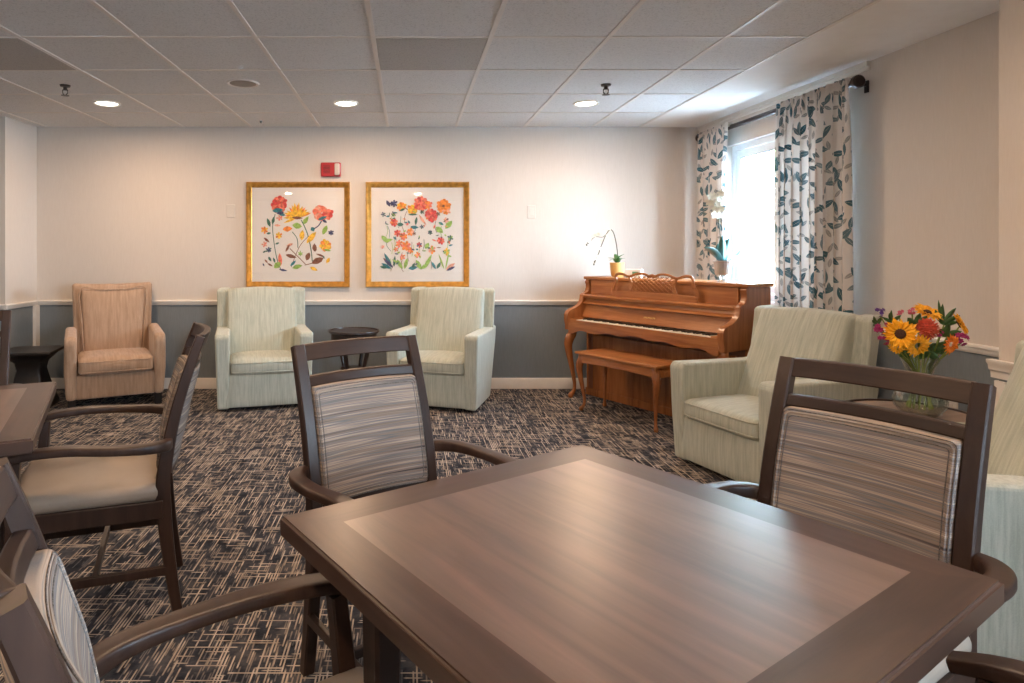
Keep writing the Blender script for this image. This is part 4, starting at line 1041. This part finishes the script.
# orchid in ochre pot
loc = on_piano(0.221, 0.13)
t = thing('potted_orchid', 'white orchid with arching stems in an ochre pot on the piano', 'plant', loc)
b = bm_new(); lathe(b, [(0, 0), (0.042, 0), (0.050, 0.01), (0.056, 0.06), (0.060, 0.118), (0.056, 0.120), (0.052, 0.108), (0, 0.105)], 28); obj('pot', b, M['ochre'], t)
b = bm_new()
for a, l, w, up_ in ((0.3, 0.08, 0.04, 0.05), (1.6, 0.06, 0.045, 0.09), (2.6, 0.075, 0.045, 0.055), (3.6, 0.085, 0.04, 0.035), (4.9, 0.075, 0.05, 0.05), (5.6, 0.06, 0.04, 0.085)):
    leaf_blade(b, (0, 0, 0.105), (l*math.cos(a), l*math.sin(a), 0.105+up_), w, 0.02)
thick(obj('leaves', b, M['leaf'], t))
main = [(0.0, 0, 0.11), (0.002, 0, 0.20), (-0.012, 0, 0.30), (-0.035, -0.005, 0.375), (-0.065, -0.01, 0.395), (-0.10, -0.015, 0.35), (-0.135, -0.02, 0.27), (-0.165, -0.02, 0.19), (-0.20, -0.025, 0.115)]
side = [(-0.075, -0.01, 0.39), (-0.12, -0.01, 0.335), (-0.19, -0.02, 0.335), (-0.235, -0.02, 0.295), (-0.258, -0.02, 0.275)]
b = bm_new(); tube(b, main, 0.004, 5); tube(b, side, 0.003, 4); obj('flower_stem', b, M['stem'], t)
rnd = random.Random(8)
for (x, y, z) in ((-0.115, -0.03, 0.375), (-0.09, -0.03, 0.345), (-0.15, -0.03, 0.30), (-0.145, -0.03, 0.235), (-0.185, -0.03, 0.205), (-0.165, -0.03, 0.17), (-0.195, -0.03, 0.155), (-0.20, -0.03, 0.345), (-0.17, -0.03, 0.355), (-0.245, -0.03, 0.30), (-0.075, -0.03, 0.405), (-0.235, -0.03, 0.325)):
    b = bm_new(); petal_flower(b, (x, y, z), 0.019, (rnd.uniform(-.4, .4), -1, rnd.uniform(-.3, .3))); obj('blossom', b, M['petalw'], t)
b = bm_new()
for c in ((-0.203, -0.025, 0.105), (-0.196, -0.025, 0.128), (-0.262, -0.02, 0.268), (-0.25, -0.02, 0.285)): rbox(b, c, (0.014, 0.012, 0.018), 0.006, cuts=3)
obj('bud', b, M['stem'], t)

loc = on_piano(1.181, 0.13)
t = thing('potted_orchid', 'white orchid with broad blue-green leaves in a ribbed silver pot by the window', 'plant', loc)
b = bm_new(); lathe(b, [(0, 0), (0.035, 0), (0.035, 0.006), (0.018, 0.014), (0.018, 0.038), (0.03, 0.048), (0, 0.05)], 24); obj('pot_foot', b, M['vase'], t)
b = bm_new(); lathe(b, [(0, 0.046), (0.046, 0.048), (0.050, 0.06), (0.060, 0.135), (0.065, 0.140), (0.065, 0.150), (0.058, 0.150), (0.055, 0.135), (0, 0.132)], 60, wob=lambda a: 1+0.02*math.cos(20*a)); obj('pot', b, M['ribpot'], t)
b = bm_new()
R90 = (0.55, -0.45)
for (x, y, z, w, dr) in ((-0.17, -0.08, 0.245, 0.055, 0.03), (0.175, 0.08, 0.235, 0.045, -0.02), (0.035, -0.02, 0.31, 0.085, 0.012), (-0.03, 0.02, 0.27, 0.06, 0.01), (-0.02, -0.03, 0.33, 0.06, 0.0), (0.06, 0.03, 0.26, 0.06, 0.01)):
    leaf_blade(b, (0, 0, 0.135), (x, y, z), w, dr, up=(0, 1, 0.1) if abs(x) < 0.1 else (0, 0.5, 1))
thick(obj('leaves', b, M['blueleaf'], t), 0.003)
b = bm_new(); tube(b, [(-0.005, 0, 0.14), (-0.015, 0, 0.30), (-0.03, -0.0, 0.45), (-0.055, 0, 0.55), (-0.09, 0, 0.585)], 0.004, 5); obj('flower_stem', b, M['stem'], t)
for (x, z) in ((-0.10, 0.60), (-0.065, 0.605), (-0.03, 0.59), (-0.085, 0.56), (-0.045, 0.555), (0.0, 0.56), (-0.055, 0.515), (-0.015, 0.515), (-0.035, 0.47), (-0.06, 0.475), (-0.11, 0.565), (-0.02, 0.625), (0.015, 0.59)):
    b = bm_new(); petal_flower(b, (x, rnd.uniform(-.03, .0), z), 0.031, (rnd.uniform(-.5, .3), -1, rnd.uniform(-.3, .3))); obj('blossom', b, M['petalw'], t)

loc = on_piano(0.42, 0.10)
t = thing('card_box', 'small white box with a green patch on the piano behind the music desk', 'box', (loc[0], loc[1], loc[2]), R(-35))
b = bm_new(); box(b, (0, 0, 0.035), (0.13, 0.05, 0.07)); obj('carton', b, M['box'], t, bevel=0.004)
b = bm_new(); box(b, (0.02, -0.0262, 0.035), (0.05, 0.0015, 0.03)); obj('printed_patch', b, M['green'], t)

# ------------------------------------------------------------------ flower vase and bouquet
TZ = 0.562-0.0065; vx, vy = 2.11, 2.66
t = thing('glass_vase', 'clear glass vase with flared neck holding a mixed bouquet on the round table', 'vase', (vx, vy, TZ))
b = bm_new()
outer = [(0, 0.0), (0.052, 0.0), (0.066, 0.008), (0.088, 0.035), (0.094, 0.062), (0.085, 0.09), (0.060, 0.125), (0.046, 0.15), (0.045, 0.17), (0.056, 0.205), (0.070, 0.24)]
inner = [(r-0.004, z+0.002) for r, z in outer[2:]][::-1] + [(0.05, 0.012), (0, 0.012)]
lathe(b, outer+inner, 40); obj('vase_body', b, M['vase'], t)
b = bm_new(); lathe(b, [(0, 0.013), (0.050, 0.013), (0.062, 0.017), (0.082, 0.04), (0.088, 0.062), (0.079, 0.088), (0.062, 0.11), (0, 0.11)], 32); obj('water', b, M['water'], t)

def cam_off(px, py, dy=0.0):
    """offset from the vase of a bloom at a measured place, dy = depth offset"""
    Y = vy+dy
    return Vector(((px-408)/645*Y-vx, dy, CAMZ-(py-250)/645*Y-TZ))
def bloom_thing(name, label, cat, off, group):
    t = thing(name, label, cat, (vx+off.x, vy+off.y, TZ+off.z), 0, group)
    return t
def stalk(t, off, tw):
    b = bm_new(); base = Vector((0.045*math.cos(tw), 0.045*math.sin(tw), 0.03)); nk = Vector((off.x*0.25, off.y*0.25, 0.19)).normalized()
    neck = Vector((max(-.028, min(.028, off.x*0.4)), max(-.028, min(.028, off.y*0.4)), 0.175))
    tube(b, [tuple(base-off), tuple(neck-off), (0, 0, -0.012)], 0.0028, 6, 6); obj('stalk', b, M['stalk'], t)
def daisy(t, r, nrm, n, mat, eye, eye_r, layers=2):
    nrm = Vector(nrm).normalized(); s = nrm.cross(Vector((0, 0, 1))).normalized(); u = s.cross(nrm)
    b = bm_new()
    for L in range(layers):
        for i in range(n):
            a = 2*PI*(i+0.5*L)/n; D = s*math.cos(a)+u*math.sin(a); S = s*-math.sin(a)+u*math.cos(a); rr = r*rnd.uniform(.82, 1.05)*(1-0.12*L)
            c0 = D*eye_r*0.7+nrm*0.002*L; pts = [c0, c0+(D*0.45+S*0.2)*rr+nrm*r*(0.12+0.15*L), c0*0.5+D*rr+nrm*r*(0.02+0.2*L)*rnd.uniform(.2, 1.2), c0+(D*0.45-S*0.2)*rr+nrm*r*(0.12+0.15*L)]
            vs = [b.verts.new(p) for p in pts]; b.faces.new((vs[0], vs[1], vs[2])); b.faces.new((vs[0], vs[2], vs[3]))
    thick(obj('petals', b, mat, t), 0.001)
    if eye:
        b = bm_new(); lathe(b, [(0, 0.012), (eye_r*0.6, 0.011), (eye_r, 0.004), (eye_r*0.9, -0.004), (0, -0.005)], 18)
        bmesh.ops.transform(b, matrix=nrm.to_track_quat('Z', 'Y').to_matrix().to_4x4(), verts=b.verts); obj('flower_centre', b, eye, t)
def sunflower(px, py, dy, r, nrm, label, eye=True, mat='yellow', tw=0):
    off = cam_off(px, py, dy); t = bloom_thing('sunflower', label, 'flower', off, 'flowers in the bouquet'); stalk(t, off, tw)
    daisy(t, r, nrm, 15, M[mat], M['brown'] if eye else None, r*0.34)
sunflower(900, 334, -0.075, 0.062, (-0.35, -1, 0.15), 'large yellow sunflower with a dark eye facing forward in the bouquet', tw=1)
sunflower(917, 345, -0.085, 0.050, (0.1, -1, -0.45), 'yellow sunflower tilted downward beside the large sunflower', False, tw=2)
sunflower(927, 313, 0.02, 0.052, (0.1, -0.5, 0.85), 'yellow sunflower at the top of the bouquet, seen edge-on', tw=3)
sunflower(959, 324, -0.01, 0.050, (0.7, -0.6, 0.45), 'yellow sunflower turned right above the magenta cluster', tw=4)
sunflower(950, 344, -0.06, 0.042, (0.35, -1, -0.2), 'orange flower low on the right of the bouquet', False, 'orange', tw=5)
sunflower(897, 346, -0.06, 0.032, (-0.3, -1, -0.4), 'small yellow bloom at the lower left of the bouquet', False, tw=0.4)
# coral mum
off = cam_off(927, 329, -0.07); t = bloom_thing('coral_chrysanthemum', 'coral red pompom bloom in the middle of the bouquet', 'flower', off, 'flowers in the bouquet'); stalk(t, off, 5.5)
b = bm_new()
for i in range(120):
    ph = math.acos(1-1.5*(i+0.5)/120); a = i*2.39996; D = Vector((math.sin(ph)*math.cos(a), -math.cos(ph), math.sin(ph)*math.sin(a)))
    S = D.cross(Vector((0.2, 0.3, 1))).normalized(); r = 0.044*rnd.uniform(.9, 1.06)
    vs = [b.verts.new(p) for p in (D*r*0.5, D*r*0.85+S*0.006, D*r*1.02, D*r*0.85-S*0.006)]; b.faces.new(vs)
o = obj('petals', b, M['coral'], t, flat=True); thick(o, 0.0008)
b = bm_new(); rbox(b, (0, 0, 0), (0.062, 0.062, 0.062), 0.030, cuts=5); obj('flower_centre', b, M['coral'], t)
def cluster(px, py, dy, r, n, mat, name, label, seed, tw):
    off = cam_off(px, py, dy); t = bloom_thing(name, label, 'flower', off, 'flowers in the bouquet'); stalk(t, off, tw); q = random.Random(seed); b = bm_new()
    for i in range(n):
        c = Vector((q.uniform(-1, 1), q.uniform(-.8, .4), q.uniform(-1, 1)))*r*0.7; nn = c.normalized()+Vector((0, -0.7, 0))
        petal_flower(b, c, r*0.5, nn, 6, cup=0.7); petal_flower(b, c+nn*0.003, r*0.3, nn, 5, cup=1.1)
    thick(obj('petals', b, M[mat], t), 0.001)
cluster(882, 329, -0.02, 0.026, 7, 'magenta', 'magenta_bloom', 'magenta bloom at the left side of the bouquet', 1, 2.5)
cluster(884, 340, -0.03, 0.022, 6, 'magenta', 'magenta_bloom', 'smaller magenta bloom below the other at the left of the bouquet', 2, 2.8)
cluster(962, 339, -0.03, 0.028, 9, 'magenta', 'magenta_bloom', 'magenta bloom cluster at the right side of the bouquet', 3, 5.2)
cluster(940, 334, -0.05, 0.016, 4, 'magenta', 'magenta_bloom', 'little magenta bloom right of the coral pompom', 4, 5)
cluster(880, 313, 0.0, 0.020, 5, 'purple', 'purple_bloom', 'small purple bloom at the upper left of the bouquet', 5, 3)
cluster(899, 313, 0.02, 0.017, 4, 'pink', 'pink_bloom', 'pink bud cluster above the large sunflower', 6, 3.3)
cluster(912, 310, 0.02, 0.017, 4, 'pink', 'pink_bloom', 'pink bud cluster left of the top sunflower', 7, 3.6)
def spray(px, py, label, tips, seed, tw, dy=0.0):
    off = cam_off(px, py, dy); t = bloom_thing('leafy_sprig', label, 'foliage', off, 'greenery in the bouquet'); stalk(t, off, tw); b = bm_new()
    for dx, dz, w in tips: leaf_blade(b, (0, 0, -0.01), (dx, random.uniform(-.02, .02), dz), w, 0.004, up=(0, 1, 0))
    thick(obj('leaves', b, M['foliage'], t), 0.0008)
spray(944, 322, 'tall leafy green sprig rising above the right of the bouquet', ((0.0, 0.075, 0.02), (0.045, 0.06, 0.022), (0.055, 0.03, 0.02), (-0.03, 0.05, 0.022), (-0.025, 0.02, 0.022), (0.05, 0.0, 0.02), (-0.012, 0.09, 0.015)), 1, 4.4, -0.0)
spray(878, 322, 'leafy green sprig at the far left of the bouquet', ((-0.035, 0.01, 0.012), (-0.02, 0.025, 0.012), (0.03, 0.02, 0.016), (0.02, -0.02, 0.016), (-0.03, -0.012, 0.012)), 2, 2.2)
spray(893, 320, 'leafy green sprig above the large sunflower', ((-0.02, 0.03, 0.014), (0.0, 0.04, 0.014), (0.03, 0.02, 0.016), (-0.03, 0.01, 0.014)), 3, 3.1)
spray(947, 334, 'broad green leaves right of the coral pompom', ((0.05, 0.012, 0.03), (0.03, -0.02, 0.028), (-0.03, 0.02, 0.028), (0.0, 0.045, 0.03)), 4, 4.8, -0.02)
spray(930, 350, 'dark green leaves spilling over the vase rim', ((0.05, 0.0, 0.034), (-0.05, 0.0, 0.034), (0.0, 0.03, 0.034), (0.03, -0.04, 0.03), (-0.035, -0.04, 0.03), (0.06, 0.03, 0.03), (-0.055, 0.03, 0.03)), 5, 0.9, -0.04)
spray(918, 325, 'dark green leaves between the coral pompom and the top sunflower', ((0.0, 0.05, 0.03), (-0.04, 0.03, 0.03), (0.03, 0.04, 0.026), (-0.03, -0.03, 0.03)), 6, 1.9, 0.0)

spray(905, 350, 'dark green leaves under the large sunflower', ((-0.03, 0.015, 0.026), (0.02, -0.03, 0.026), (-0.02, -0.03, 0.024), (0.035, 0.01, 0.026)), 7, 1.4, -0.03)
spray(940, 345, 'dark green leaves below the orange flower', ((0.04, 0.01, 0.026), (0.01, -0.04, 0.026), (-0.035, 0.0, 0.026), (0.03, -0.025, 0.024)), 8, 0.3, -0.03)
# ------------------------------------------------------------------ outdoors, seen blown out through the window
b = bm_new(); box(b, (11.5, 3, -0.35), (17, 30, 0.1)); struct('ground', b, M['lawn'])
def tree(x, y, h, label, seed):
    t = thing('leafy_tree', label, 'tree', (x, y, -0.3)); q = random.Random(seed)
    b = bm_new(); sweep(b, [(0, 0, 0, 0.28, 0.28), (0.05, 0.05, h*0.3, 0.2, 0.2), (0, 0.1, h*0.6, 0.14, 0.14), (0.1, 0, h*0.85, 0.05, 0.05)], 4, n=10, up=(0, 1, 0))
    for i in range(7):
        a = q.uniform(0, 6.28); z = h*q.uniform(0.35, 0.7); tube(b, [(0, 0.05, z), (0.5*math.cos(a), 0.5*math.sin(a), z+0.4), (1.0*math.cos(a), 1.0*math.sin(a), z+0.7)], 0.03, 3)
    obj('trunk', b, M['bark'], t)
    b = bm_new()
    for i in range(1500):
        a = q.uniform(0, 6.28); ph = q.uniform(-1, 1); rr = (q.random()**0.4)*1.5; c = Vector((rr*math.cos(a)*math.sqrt(1-ph*ph), rr*math.sin(a)*math.sqrt(1-ph*ph), h*0.62+rr*ph*0.9))
        D = Vector((q.uniform(-1, 1), q.uniform(-1, 1), q.uniform(-1, 1))).normalized(); S = D.orthogonal().normalized()
        b.faces.new([b.verts.new(p) for p in (c, c+D*0.06+S*0.035, c+D*0.12, c+D*0.06-S*0.035)])
    obj('foliage', b, M['treeleaf'], t, flat=True)
tree(6.5, 11.5, 4.6, 'leafy tree faintly seen through the bright window', 3)

# ------------------------------------------------------------------ light
w = bpy.data.worlds.new('World'); bpy.context.scene.world = w; w.use_nodes = True
nt = w.node_tree; bg = nt.nodes['Background']
tc = nt.nodes.new('ShaderNodeTexCoord'); sp = nt.nodes.new('ShaderNodeSeparateXYZ'); nt.links.new(tc.outputs['Generated'], sp.inputs[0])
col = ramp(nt, math_n(nt, 'ADD', math_n(nt, 'MULTIPLY', sp.outputs[2], 0.5), 0.5), [(0.0, (0.78, 0.86, 0.92)), (0.5, (0.70, 0.86, 1.0)), (1.0, (0.48, 0.72, 1.0))])
nt.links.new(col, bg.inputs[0]); bg.inputs['Strength'].default_value = 62.0
su = bpy.data.lights.new('sun', 'SUN'); su.energy = 230; su.angle = R(1); su.color = (1.0, 0.97, 0.93)
so_ = bpy.data.objects.new('sun', su); C.objects.link(so_); so_.rotation_euler = (R(10), R(-38), 0)
def portal(mtx, u, z, w_, h_):
    l = bpy.data.lights.new('window_portal', 'AREA'); l.shape = 'RECTANGLE'; l.size = w_; l.size_y = h_; l.cycles.is_portal = True
    o = bpy.data.objects.new('window_portal', l); C.objects.link(o)
    # area light looks down -Z; want it to look along -local y (into the room)
    o.matrix_world = mtx @ Matrix.Translation((u, 0.15, z)) @ Matrix.Rotation(-PI/2, 4, 'X')
portal(WM, (U0+U1)/2, (Z0+Z1)/2, U1-U0, Z1-Z0)
portal(WM2, (W2[1]-W2[0])/2, (W2[2]+W2[3])/2, W2[1]-W2[0], W2[3]-W2[2])

# ------------------------------------------------------------------ camera
cam = bpy.data.cameras.new('Camera'); cam.sensor_width = 36; cam.lens = 645/1024*36
cam.shift_x = (512-408)/1024; cam.shift_y = -(341.5-250)/1024; cam.clip_start = 0.02
co = bpy.data.objects.new('Camera', cam); C.objects.link(co); co.location = (0, 0, CAMZ); co.rotation_euler = (PI/2, 0, 0)
sc = bpy.context.scene; sc.camera = co
sc.view_settings.view_transform = 'Standard'; sc.view_settings.look = 'None'; sc.view_settings.gamma = 1.0
sc.view_settings.use_curve_mapping = False; sc.view_settings.exposure = 0.2
sc.cycles.max_bounces = 10; sc.cycles.diffuse_bounces = 5; sc.cycles.transparent_max_bounces = 16
